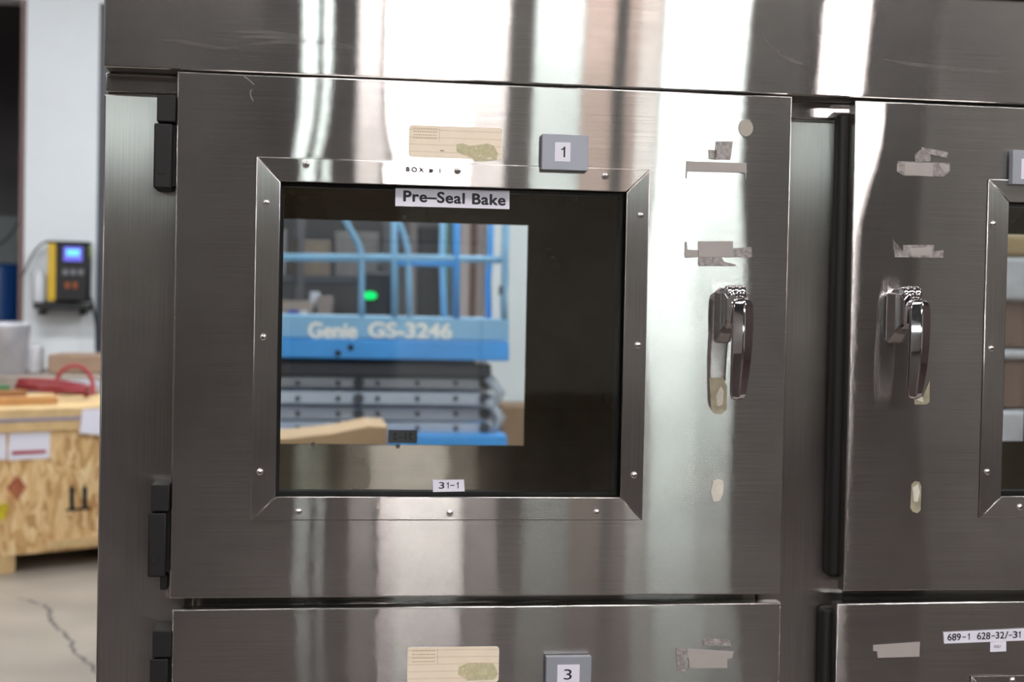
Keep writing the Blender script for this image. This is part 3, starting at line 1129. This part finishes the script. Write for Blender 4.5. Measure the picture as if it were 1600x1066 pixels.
# ------------------------------------------------------------------ scissor lift seen through the window
YL = 6.8
q = at(795, 532, YL)
LX1 = q.x
LX0 = LX1-1.7
lift = empty('scissor_lift', ((LX0+LX1)/2, YL+.6, 0), 'blue scissor lift with grey stacked arms seen through the upper left window', 'scissor lift')
LOFF = -Vector(lift.location)


def lp(o):
    o.parent = lift
    o.location = LOFF
    return o


def zz(px, py, y=YL):
    return at(px, py, y).z


lp(box('deck_skirt', LX0, LX1, YL, YL+1.2, zz(700, 532), zz(700, 497), MAT['lift_blue_light'], r=.006))
lp(box('deck_channel', LX0, LX1+.0, YL-.03, YL+1.2, zz(700, 563), zz(700, 533), MAT['lift_blue'], r=.01))
for pp in ((528, 552), (548, 543)):
    c = at(*pp, YL-.031)
    bm = bmesh.new()
    bmesh.ops.create_cone(bm, cap_ends=True, segments=16, radius1=.018, radius2=.018, depth=.012, matrix=Matrix.Translation(c) @ Matrix.Rotation(math.pi/2, 4, 'X'))
    lp(finish(bm, 'deck_bolt', MAT['black']))
c0, c1 = at(483, 504, YL), at(557, 529, YL)
lp(text('lift_lettering', 'Genie', c0.x, c1.x, c1.z, c0.z, YL-.003, MAT['cream_ink'], None, bold=.06))
c0, c1 = at(577, 504, YL), at(705, 529, YL)
lp(text('lift_lettering', 'GS-3246', c0.x, c1.x, c1.z, c0.z, YL-.003, MAT['cream_ink'], None, bold=.06))
# rails
RB = MAT['lift_blue_light']


def rail(pts, r=.02, y=YL+.02, m=RB):
    return lp(tube('guard_rail', [at(a, b, y) for a, b in pts], r, m, n=10))


top_y = 250
rail([(300, 400), (440, 402), (600, 403), (700, 404), (786, 406)], .021)
rail([(616, 411), (660, 411), (712, 413)], .018, m=MAT['lift_blue'])
rail(spline([(522, 320), (540, 345), (553, 368), (563, 390), (565, 410), (565, 460), (565, 497)] and [(522, 320, 0), (540, 345, 0), (553, 368, 0), (563, 392, 0), (565, 415, 0), (565, 460, 0), (565, 497, 0)], 4) and [(522, 320), (540, 345), (549, 362), (558, 378), (563, 392), (565, 415), (565, 460), (565, 497)], .018)
rail([(616, 300), (616, 400), (617, 497)], .021)
rail([(608, 320), (622, 346), (630, 364), (636, 385), (638, 404), (639, 450), (640, 497)], .018)
rail([(693, 300), (691, 400), (694, 498)], .020, y=YL+.8)
rail([(713, 300), (713, 400), (713, 498)], .022, m=MAT['lift_blue'])
rail([(768, 300), (766, 400), (763, 440), (764, 498)], .019, y=YL+.4, m=MAT['lift_blue'])
rail([(792, 300), (789, 400), (789, 440), (787, 460), (788, 500)], .022)
rail([(300, 262), (440, 264), (600, 268), (794, 274)], .021)
lp(box('gate_latch', at(780, 448, YL).x, at(791, 461, YL).x, YL, YL+.03, zz(785, 461), zz(785, 447), MAT['lift_dark'], r=.004))
# stacked arms
ar = [(567, 588, 768, 'lift_dark'), (590, 608, 778, 'lift_grey'), (613, 633, 772, 'lift_grey'), (637, 657, 776, 'lift_grey'), (661, 677, 780, 'lift_grey')]
holes = (465, 528, 560, 590, 652, 712, 757)
for k, (a, b, xr, m) in enumerate(ar):
    y0 = YL+.10+(.06 if k % 2 else 0)
    lp(box('scissor_arm', LX0+.05, at(xr, a, y0).x, y0, y0+.10, zz(600, b, y0), zz(600, a, y0), MAT[m], r=.008))
    y1 = y0+.9
    lp(box('scissor_arm', LX0+.05, at(xr, a, y0).x, y1, y1+.10, zz(600, b, y0), zz(600, a, y0), MAT[m], r=.008))
    lp(box('scissor_arm', LX0+.08, at(xr, a, y0).x-.03, y0+.12, y0+.2, zz(600, b+3, y0), zz(600, a+3, y0), MAT['lift_dark'], r=.004))
    for hx in holes:
        big = hx in (560, 757)
        c = at(hx, (a+b)/2, y0-.003)
        rr = .034 if big else .016
        bm = bmesh.new()
        bmesh.ops.create_cone(bm, cap_ends=True, segments=14, radius1=rr, radius2=rr*.9, depth=.03 if big else .01, matrix=Matrix.Translation(c) @ Matrix.Rotation(math.pi/2, 4, 'X'))
        if k:
            lp(finish(bm, 'pivot_pin', MAT['lift_dark']))
        else:
            bm.free()
# end links of the arms
for (a, b) in ((590, 640), (625, 680)):
    p0, p1 = at(762, a, YL+.08), at(783, (a+b)/2, YL+.08)
    p2 = at(768, b, YL+.08)
    lp(tube('arm_link', [p0, p1, p2], .028, MAT['lift_grey'], n=8))
lp(box('chassis', LX0, at(793, 685, YL).x, YL, YL+1.2, .25, zz(700, 678), MAT['lift_blue'], r=.02))
for x in (LX0+.32, LX1-.38):
    for y in (YL-.02, YL+1.02):
        bm = bmesh.new()
        bmesh.ops.create_cone(bm, cap_ends=True, segments=28, radius1=.25, radius2=.25, depth=.2, matrix=Matrix.Translation((x, y+.1, .25)) @ Matrix.Rotation(math.pi/2, 4, 'X'))
        lp(finish(bm, 'wheel', MAT['black'], smooth=False))

# things round the lift
cb = at(560, 690, 5.6)
def prism(name, poly, y0, y1, m, **props):
    bm = bmesh.new()
    a = [bm.verts.new((x, y0, z)) for x, z in poly]
    b = [bm.verts.new((x, y1, z)) for x, z in poly]
    bm.faces.new(a); bm.faces.new(b[::-1])
    n = len(poly)
    for i in range(n):
        bm.faces.new((a[i], a[(i+1) % n], b[(i+1) % n], b[i]))
    return finish(bm, name, m, **props)


card = plain('cardboard', (205, 172, 138), .8, var=.08, vs=5)
cardd = plain('brown_cardboard', (140, 112, 90), .8, var=.1, vs=4)
pl = pxpoly([(448, 686), (520, 678), (575, 667), (606, 668), (606, 700)], 4.4)
zb = 0.0
prism('cardboard_box', [(pl[0][0]-.1, 0), (pl[-1][0], 0), pl[3], pl[2], pl[1], pl[0], (pl[0][0]-.1, pl[0][1])], 4.4, 4.9, card,
      label='tan cardboard box with raised flap in front of the blue scissor lift', category='box')
a, b = at(786, 636, 9.6), at(830, 700, 9.6)
box('cardboard_box', a.x, b.x+.2, 9.6, 10.3, 0, a.z, cardd, label='brown cardboard box against the white wall right of the scissor lift', category='box')

# dark store room behind the openings: racks and machines
dk = plain('dark_blue_grey_cabinet', (44, 46, 58), .6)
a, b = at(655, 352, 12.6), at(688, 492, 12.6)
box('steel_locker', a.x, b.x, 12.6, 13.2, 0, a.z, dk, label='tall dark blue-grey locker behind the lift rails', category='locker', r=.02)
a, b = at(568, 425, 12.3), at(614, 495, 12.3)
mc = empty('control_console', ((a.x+b.x)/2, 12.6, 0), 'dark console with a lit green indicator behind the lift', 'console')
o = box('body', a.x, b.x, 12.3, 12.9, 0, a.z, dk, r=.03)
o.parent = mc
o.location = -Vector(mc.location)
c = at(578, 462, 12.24)
bm = bmesh.new()
bmesh.ops.create_uvsphere(bm, u_segments=16, v_segments=10, radius=.05, matrix=Matrix.Translation(c) @ Matrix.Diagonal((1.3, .8, .75, 1)))
o = finish(bm, 'indicator_light', emit('green_indicator', (20, 245, 120), 1.6), mc, smooth=True)
o.location = -Vector(mc.location)
o = box('indicator_socket', c.x-.04, c.x+.04, 12.26, 12.3, c.z-.03, c.z+.03, MAT['black'], mc)
o.location = -Vector(mc.location)
pk = plain('pinkish_panel', (190, 172, 172), .7)
for px0, px1, rgb, lab, nm, cat in ((722, 736, (176, 162, 160), 'pale upright board leaning left of the white wall', 'upright_board', 'board'),
                           (739, 745, (120, 84, 76), 'brown upright post between two pale boards', 'upright_post', 'post'),
                           (748, 765, (198, 182, 184), 'pinkish upright board at the white wall edge', 'upright_board', 'board'),
                           (696, 704, (84, 128, 118), 'greenish upright post behind the blue rails', 'upright_post', 'post'),
                           (641, 653, (120, 112, 116), 'grey-pink upright board left of the locker', 'upright_board', 'board')):
    a, b = at(px0, 300, 11.9), at(px1, 300, 11.9)
    box(nm, a.x, b.x, 11.9, 11.98, 0, 3.4, plain(nm+'_paint', rgb, .7), label=lab, category=cat)
a, b = at(380, 300, 14.5), at(560, 440, 14.5)
rk = empty('storage_rack', (a.x, 14.9, 0), 'tall rack of grey and brown boxes in the dark room behind the lift', 'storage rack')
random.seed(3)
for k, z in enumerate((.1, .9, 1.75, 2.6)):
    o = box('shelf', a.x, b.x+.3, 14.5, 15.3, z, z+.08, MAT['lift_dark'], rk)
    o.location = -Vector(rk.location)
for x in (a.x, (a.x+b.x)/2, b.x+.3):
    o = box('upright', x-.04, x+.04, 14.45, 14.53, 0, 3.3, plain('rack_upright', (86, 84, 90), .6), rk)
    o.location = -Vector(rk.location)
cols = [(112, 108, 110), (122, 110, 100), (96, 100, 108), (132, 130, 132), (108, 96, 92)]
for k, z in enumerate((.98, 1.83, 2.68)):
    x = a.x+.06
    nb = 0
    while x < b.x+.1:
        w = random.uniform(.3, .5)
        h = random.uniform(.35, .62)
        box('storage_box', x, min(x+w, b.x+.25), 14.6, 15.1, z+.001, z+h, plain('storage_box_paint', random.choice(cols), .8, var=.15),
            label='dim box, number %s from the left on the %s shelf of the dark rack' % (('one', 'two', 'three', 'four', 'five', 'six')[nb], ('lower', 'middle', 'top')[k]), category='box', group='boxes on the dark storage rack', r=.01)
        x += w+.05
        nb += 1
# bench clutter at deck level, left in the window
bx = at(436, 480, 11.0)
bt = empty('work_bench', (bx.x+.1, 11.0, 0), 'low bench with odds and ends behind the left side of the lift deck', 'bench')
o = box('bench_top', bx.x-.3, at(535, 480, 11).x, 10.7, 11.3, 1.38, 1.42, MAT['lift_dark'], bt)
o.location = -Vector(bt.location)
for x in (bx.x-.25, at(530, 480, 11).x):
    o = box('leg', x-.03, x+.03, 10.75, 11.25, 0, 1.38, MAT['lift_dark'], bt)
    o.location = -Vector(bt.location)
for px0, px1, py0, py1, rgb, nm, lab in ((440, 488, 470, 491, (150, 138, 128), 'carton', 'beige carton at the left end of the bench'),
                                         (449, 466, 484, 498, (60, 66, 160), 'blue_packet', 'small blue packet in front of the beige carton'),
                                         (484, 500, 456, 470, (190, 192, 205), 'white_cup', 'white cup on the bench behind the lift rails'),
                                         (496, 520, 462, 492, (136, 124, 122), 'paper_bag', 'brown-grey paper bag on the bench'),
                                         (470, 480, 486, 498, (200, 202, 214), 'white_packet', 'small white packet beside the blue packet')):
    a, b = at(px0, py0, 10.9), at(px1, py1, 10.9)
    dy = {'blue_packet': -.12, 'white_packet': -.12, 'white_cup': .14, 'paper_bag': .02}.get(nm, 0)
    box(nm, a.x, b.x, 10.85+dy, 10.95+dy, 1.421, max(a.z, 1.46), plain(nm+'_paint', rgb, .6), r=.006, label=lab, category=nm.split('_')[-1])

# stuff seen through the upper right window
film = plain('crumpled_white_film', (200, 202, 210), .25, var=.25, vs=9, bump=.6)
brn = plain('brown_goods', (120, 98, 88), .7, var=.2, vs=6)
tan = plain('tan_board', (170, 148, 112), .75, var=.1, vs=5)
a, b = at(1540, 405, 5.0), at(1640, 690, 5.0)
pg = empty('wrapped_pallet', ((a.x+b.x)/2, 5.5, 0), 'pallet of brown goods in crumpled white film seen through the right window', 'pallet')
for py0, py1, m, nm in ((366, 400, tan, 'board_stack'), (402, 470, film, 'film_wrap'), (472, 545, brn, 'goods'), (547, 562, film, 'film_wrap'), (564, 640, brn, 'goods'), (642, 700, film, 'film_wrap')):
    o = box(nm, a.x-.15, b.x+.15, 5.0+random.uniform(0, .05), 6.0, at(1590, py1, 5).z, at(1590, py0, 5).z, m, pg, r=.02)
    o.location = -Vector(pg.location)
o = box('pallet_base', a.x-.15, b.x+.15, 5.0, 6.0, 0, at(1590, 701, 5).z, MAT['pine'], pg)
o.location = -Vector(pg.location)

# ------------------------------------------------------------------ crate and things at the left
ANG = math.radians(33)
fc = at(80, 878, 6.78)
dirx = Vector((math.cos(ANG), math.sin(ANG), 0))
nrm = Vector((-math.sin(ANG), math.cos(ANG), 0))     # away from the camera
CW, CD = 2.3, 1.25
cc = Vector((fc.x, fc.y, 0)) - dirx*.20 + nrm*(CD/2)
crate = empty('shipping_crate', (cc.x, cc.y, 0), 'large pale wooden crate of pressed board with shipping papers on the floor', 'crate', rz=ANG)


def cl(name, x0, x1, y0, y1, z0, z1, m, r=0.0, **kw):
    return box(name, x0, x1, y0, y1, z0, z1, m, crate, r=r, **kw)


ZT = .905
h = CW/2
cl('board_side', -h, h, -CD/2, CD/2, .10, .775, MAT['osb'])
cl('lid', -h-.02, h+.02, -CD/2-.02, CD/2+.02, .776, ZT, MAT['pine'], r=.004)
cl('strap', -h-.022, h+.022, -CD/2-.023, CD/2+.023, .835, .853, plain('grey_violet_strap', (140, 136, 160), .5))
for x in (-h+.15, -.05, h-.15):
    cl('runner', x-.05, x+.05, -CD/2+.01, CD/2-.01, 0, .0999, MAT['pine'], r=.004)
for x0, x1 in ((-h, -.12), (.16, h)):
    cl('skid_board', x0, x1, -CD/2-.018, -CD/2-.001, .115, .165, MAT['pine'], r=.003)


def on_crate(px, py, off=.0):
    """crate-local x, z of the pixel on the crate's front face"""
    v = CF + (px-800)/FPX*CR + (533-py)/FPX*CU
    p0 = Vector((fc.x, fc.y, 0))-nrm*off
    t = (p0-CP).dot(nrm)/v.dot(nrm)
    p = CP+v*t
    return ((p-cc).dot(dirx), p.z)


def crate_sheet(name, pts, m, yoff=.003, lab=None, off=.0):
    kw = {'label': lab} if lab else {}
    return flat(name, [on_crate(a, b, off) for a, b in pts], -CD/2-yoff-off, m, crate, th=.002, **kw)


wp = plain('shipping_paper', (226, 226, 240), .6)
crate_sheet('shipping_paper', [(14, 669), (78, 668), (77, 716), (12, 719)], wp, lab='white shipping paper with a red line')
crate_sheet('shipping_paper', [(-40, 672), (9, 670), (9, 718), (-40, 720)], wp, lab='white shipping paper cut by the picture edge')
crate_sheet('shipping_paper', [(128, 640), (160, 638), (160, 680), (124, 677)], wp, off=.025, lab='white shipping paper hanging from the lid')
redm = plain('red_print', (168, 60, 72), .6)
crate_sheet('red_line', [(18, 705), (71, 703), (71, 708), (18, 711)], redm, yoff=.006)
crate_sheet('red_line', [(-30, 674), (5, 673), (5, 677), (-30, 678)], redm, yoff=.006)
fr = plain('faded_red_print', (182, 112, 84), .7)
crate_sheet('hazard_diamond', [(26, 742), (42, 762), (26, 782), (10, 762)], film_mat('faded_red', (188, 96, 70), .32, .7, .3, 14), yoff=.003, lab='faded red diamond mark')
for x in (112, 132):
    crate_sheet('up_arrow', [(x-3.5, 795), (x-3.5, 768), (x-5, 768), (x, 756), (x+5, 768), (x+3.5, 768), (x+3.5, 794)], MAT['black'], yoff=.003, lab='black upward arrow mark')
crate_sheet('arrow_base_line', [(103, 795), (142, 792), (142, 796), (103, 799)], MAT['black'], yoff=.003)
crate_sheet('yellow_mark', [(-20, 790), (8, 787), (14, 792), (6, 812), (-20, 816)], film_mat('yellow_mark', (216, 200, 40), .6, .6, .3, 20), yoff=.003)

# second crate behind, carrying the bucket and packages
YC = 8.95
a, b = at(-60, 600, YC), at(170, 600, YC)
bz = at(20, 583, YC).z
box('low_crate', a.x, b.x+.3, YC-.05, YC+1.3, 0, bz-.02, plain('grey_brown_wood', (150, 138, 128), .8, var=.15), label='pale wooden crate behind the pressed-board crate, under the bucket', category='crate', r=.01)
TZ = bz-.02


def lathe(name, c, prof, m, parent=None, n=28, **props):
    bm = bmesh.new()
    rings = [[bm.verts.new((c[0]+r*math.cos(2*math.pi*k/n), c[1]+r*math.sin(2*math.pi*k/n), c[2]+z)) for k in range(n)] for r, z in prof]
    for p, q in zip(rings, rings[1:]):
        for k in range(n):
            f = bm.faces.new((p[k], p[(k+1) % n], q[(k+1) % n], q[k]))
            f.smooth = True
    bm.faces.new(rings[0][::-1])
    bm.faces.new(rings[-1])
    return finish(bm, name, m, parent, **props)


c = at(8, 580, YC+.25)
w = (at(47, 520, YC+.25).x-at(8, 520, YC+.25).x)
hh = at(8, 505, YC+.25).z-TZ
lathe('metal_bucket', (c.x, YC+.25, TZ+.001), [(w*.80, 0), (w*.84, .01), (w*.98, hh*.9), (w*1.0, hh*.96), (w*.97, hh), (w*.80, hh*1.02), (w*.3, hh*1.03)],
      plain('dented_silver_foil', (188, 188, 194), .35, .5, var=.15, vs=7, bump=.5), label='silver foil-wrapped bucket behind the crate under the blue drum', category='bucket')
c = at(-8, 503, YB+1.0)
c2 = at(33, 503, YB+1.0)
hz = at(0, 412, YB+1.0).z
rr = c2.x-c.x
lathe('blue_drum', (c.x, YB+1.0+.1, 1.0), [(rr, 0), (rr, .3), (rr*1.03, .33), (rr, .36), (rr, hz-1.0-.06), (rr*.95, hz-1.0-.02), (rr*.8, hz-1.0)],
      plain('blue_drum_paint', (22, 62, 118), .4), label='dark blue drum in the doorway left of the white pier', category='drum')
box('drum_stand', c.x-.3, c.x+.3, YB+.8, YB+1.5, 0, .999, MAT['lift_dark'], label='dark stand under the blue drum', category='stand')
# grey package and cardboard package
a, b = at(46, 540, YC+.3), at(62, 585, YC+.3)
box('grey_carton', a.x, b.x, YC+.25, YC+.5, TZ+.001, at(55, 542, YC+.3).z, plain('grey_carton_paint', (176, 174, 178), .7, var=.1), r=.02, label='pale grey carton right of the foil bucket', category='carton')
a, b = at(76, 552, YC+.45), at(168, 572, YC+.45)
cpk = plain('kraft_package', (150, 124, 104), .8, var=.12, vs=8)
box('kraft_package', a.x, b.x, YC+.4, YC+.9, TZ+.001, at(110, 554, YC+.45).z, cpk, r=.015, label='brown kraft package behind the red hose', category='package')
# lumber lying on the crate
LC = crate.matrix_world
def crate_world(x, y, z):
    p = cc+dirx*x+nrm*y
    return Vector((p.x, p.y, z))
lum = [((-.9, -.42), (.33, -.34), (184, 136, 84), 'orange-brown plank lying in front on the crate lid'),
       ((-.9, -.30), (.22, -.16), (150, 104, 66), 'darker brown plank second from the front on the crate lid'),
       ((-.9, -.14), (.17, -.04), (44, 120, 70), 'green painted plank on the crate lid'),
       ((-.9, .02), (.20, .12), (120, 100, 92), 'grey-brown plank farthest back on the crate lid')]
for k, ((xa, ya), (xb, yb), rgb, lab) in enumerate(lum):
    A, B = crate_world(xa, ya, 0), crate_world(xb, yb, 0)
    d = (B-A)
    ang = math.atan2(d.y, d.x)
    mid = (A+B)/2
    zt = (.045, .075, .095, .075)[k]
    rot_box('wood_plank', mid.x, mid.y, ZT+.001, ZT+zt, d.length, .09, ang, plain('plank_paint', rgb, .7, var=.15, vs=12), r=.004, label=lab, category='plank')
# red hose: loops
redh = plain('red_hose_rubber', (132, 36, 44), .45)
hc = crate_world(.47, .0, 0)
pts = []
for k in range(60):
    t = k/59*2*math.pi*2.6
    pts.append(Vector((hc.x+.19*math.cos(t)+.02*math.sin(k), hc.y+.13*math.sin(t), ZT+.03+.014*k/59*4+.03*abs(math.sin(t*.5)))))
tube('red_hose', spline(pts, 3), .017, redh, label='coiled dark red hose lying on the crate lid', category='hose')
hp = at(116, 596, 7.75)
pts = []
for k in range(26):
    t = math.pi*(1.12-1.25*k/25)
    pts.append(Vector((hp.x+.115*math.cos(t), hp.y+.03*math.sin(t*2), ZT+.03+.165*max(-.02, math.sin(t)))))
tube('red_cable', spline(pts, 3), .014, plain('red_cable', (150, 48, 54), .45), label='red cable standing up in an arch on the crate lid', category='cable')
rot_box('film_parcel', hp.x-.02, hp.y+.25, ZT+.001, ZT+.09, .26, .2, ANG, plain('parcel_film', (160, 164, 172), .35, var=.2, vs=14, bump=.4), r=.03, label='grey film-wrapped parcel behind the red arch', category='parcel')

# ---- wall device on its bracket shelf
def wbox(nm, px0, py0, px1, py1, y0, y1, m, parent, r=.004, **kw):
    a, b = at(px0, py0, y0), at(px1, py1, y0)
    o = box(nm, a.x, b.x, y0, y1, b.z, a.z, m, parent, r=r, **kw)
    o.location = -Vector(parent.location)
    return o


dv = empty('charger_unit', (at(105, 470, YB-.2).x, YB-.2, at(105, 473, YB-.2).z), 'black wall-shelf charger with lit blue screen and yellow side stripe', 'charger')
wbox('body', 75, 381, 137, 472.5, YB-.26, YB-.06, MAT['black'], dv, r=.02)
wbox('top_cap', 71, 376, 139, 382, YB-.27, YB-.05, MAT['black'], dv, r=.008)
wbox('side_stripe', 75, 380, 86, 470, YB-.266, YB-.261, plain('yellow_stripe', (206, 168, 36), .5), dv, r=0, label='yellow front stripe')
wbox('screen_bezel', 96, 382, 131, 411, YB-.266, YB-.2605, plain('bezel', (20, 20, 24), .3), dv, r=0)
wbox('screen', 99.5, 385.5, 128.5, 408.5, YB-.269, YB-.2665, emit('screen_violet', (120, 118, 235), 1.1), dv, r=0, label='lit blue-violet screen')
wbox('screen_digits', 104, 390, 124, 400, YB-.271, YB-.2695, emit('screen_cyan', (110, 205, 250), 1.5), dv, r=0, label='bright cyan readout')
kn = plain('grey_button', (120, 120, 126), .5)
og = plain('orange_button', (150, 76, 34), .5)
for px in (102, 114, 126):
    wbox('button', px-4, 421, px+4, 430, YB-.275, YB-.2605, kn, dv, r=.004)
for px in (105, 117):
    wbox('orange_button', px-3.5, 441, px+3.5, 451, YB-.275, YB-.2605, og, dv, r=.004, label='small orange button')
wbox('side_knob', 136, 386, 141, 402, YB-.2, YB-.15, plain('lime_knob', (150, 180, 60), .5), dv, r=.004)
sh = empty('wall_shelf', (at(95, 480, YB-.2).x, YB-.15, at(95, 480, YB-.2).z), 'thin black wall shelf under the charger', 'shelf')
wbox('board', 52, 473.5, 138, 484, YB-.30, YB, MAT['black'], sh, r=.003)
wbox('bracket', 60, 484, 66, 492, YB-.2, YB, MAT['black'], sh, r=.002)
wbox('bracket', 124, 484, 130, 492, YB-.2, YB, MAT['black'], sh, r=.002)
a, b = at(48, 418, YB-.2), at(73, 473, YB-.2)
lathe('white_bottle', ((a.x+b.x)/2, YB-.17, at(60, 473.2, YB-.2).z), [(.06, 0), (.065, .02), (.065, .20), (.05, .25), (.025, .28), (.02, .31), (.02, .325)], plain('milky_plastic', (205, 208, 212), .5),
      label='milky white bottle left of the charger on the wall shelf', category='bottle')
cab1 = spline([at(74, 378, YB-.1), at(66, 381, YB-.1), at(55, 392, YB-.1), at(46, 408, YB-.1), at(39, 424, YB-.1), at(33, 434, YB-.06)], 5)
tube('power_cable', cab1, .008, MAT['black'], label='black cable looping left from the charger across the pier', category='cable', n=6)
cab2 = spline([at(137, 460, YB-.1), at(143, 470, YB-.1), at(147, 490, YB-.1), at(150, 510, YB-.1), at(151, 545, YB-.1)], 5)
tube('power_cable', cab2, .012, MAT['black'], label='black cable hanging down right of the charger', category='cable', n=6)
cab3 = spline([at(-10, 388, 12.6), at(12, 372, 12.6), at(26, 352, 12.6), at(36, 336, 12.6)], 5)
tube('hanging_cable', cab3, .008, MAT['black'], label='thin cable hanging across the dark left doorway', category='cable', n=6)
a = at(-30, 345, 13.6)
b = at(40, 345, 13.6)
box('grey_machine', a.x-.6, b.x, 13.6, 14.4, 0, at(0, 338, 13.6).z, plain('green_grey_panel', (112, 118, 118), .7, var=.1, vs=2), label='grey-green machine housing behind the blue drum in the left doorway', category='machine')
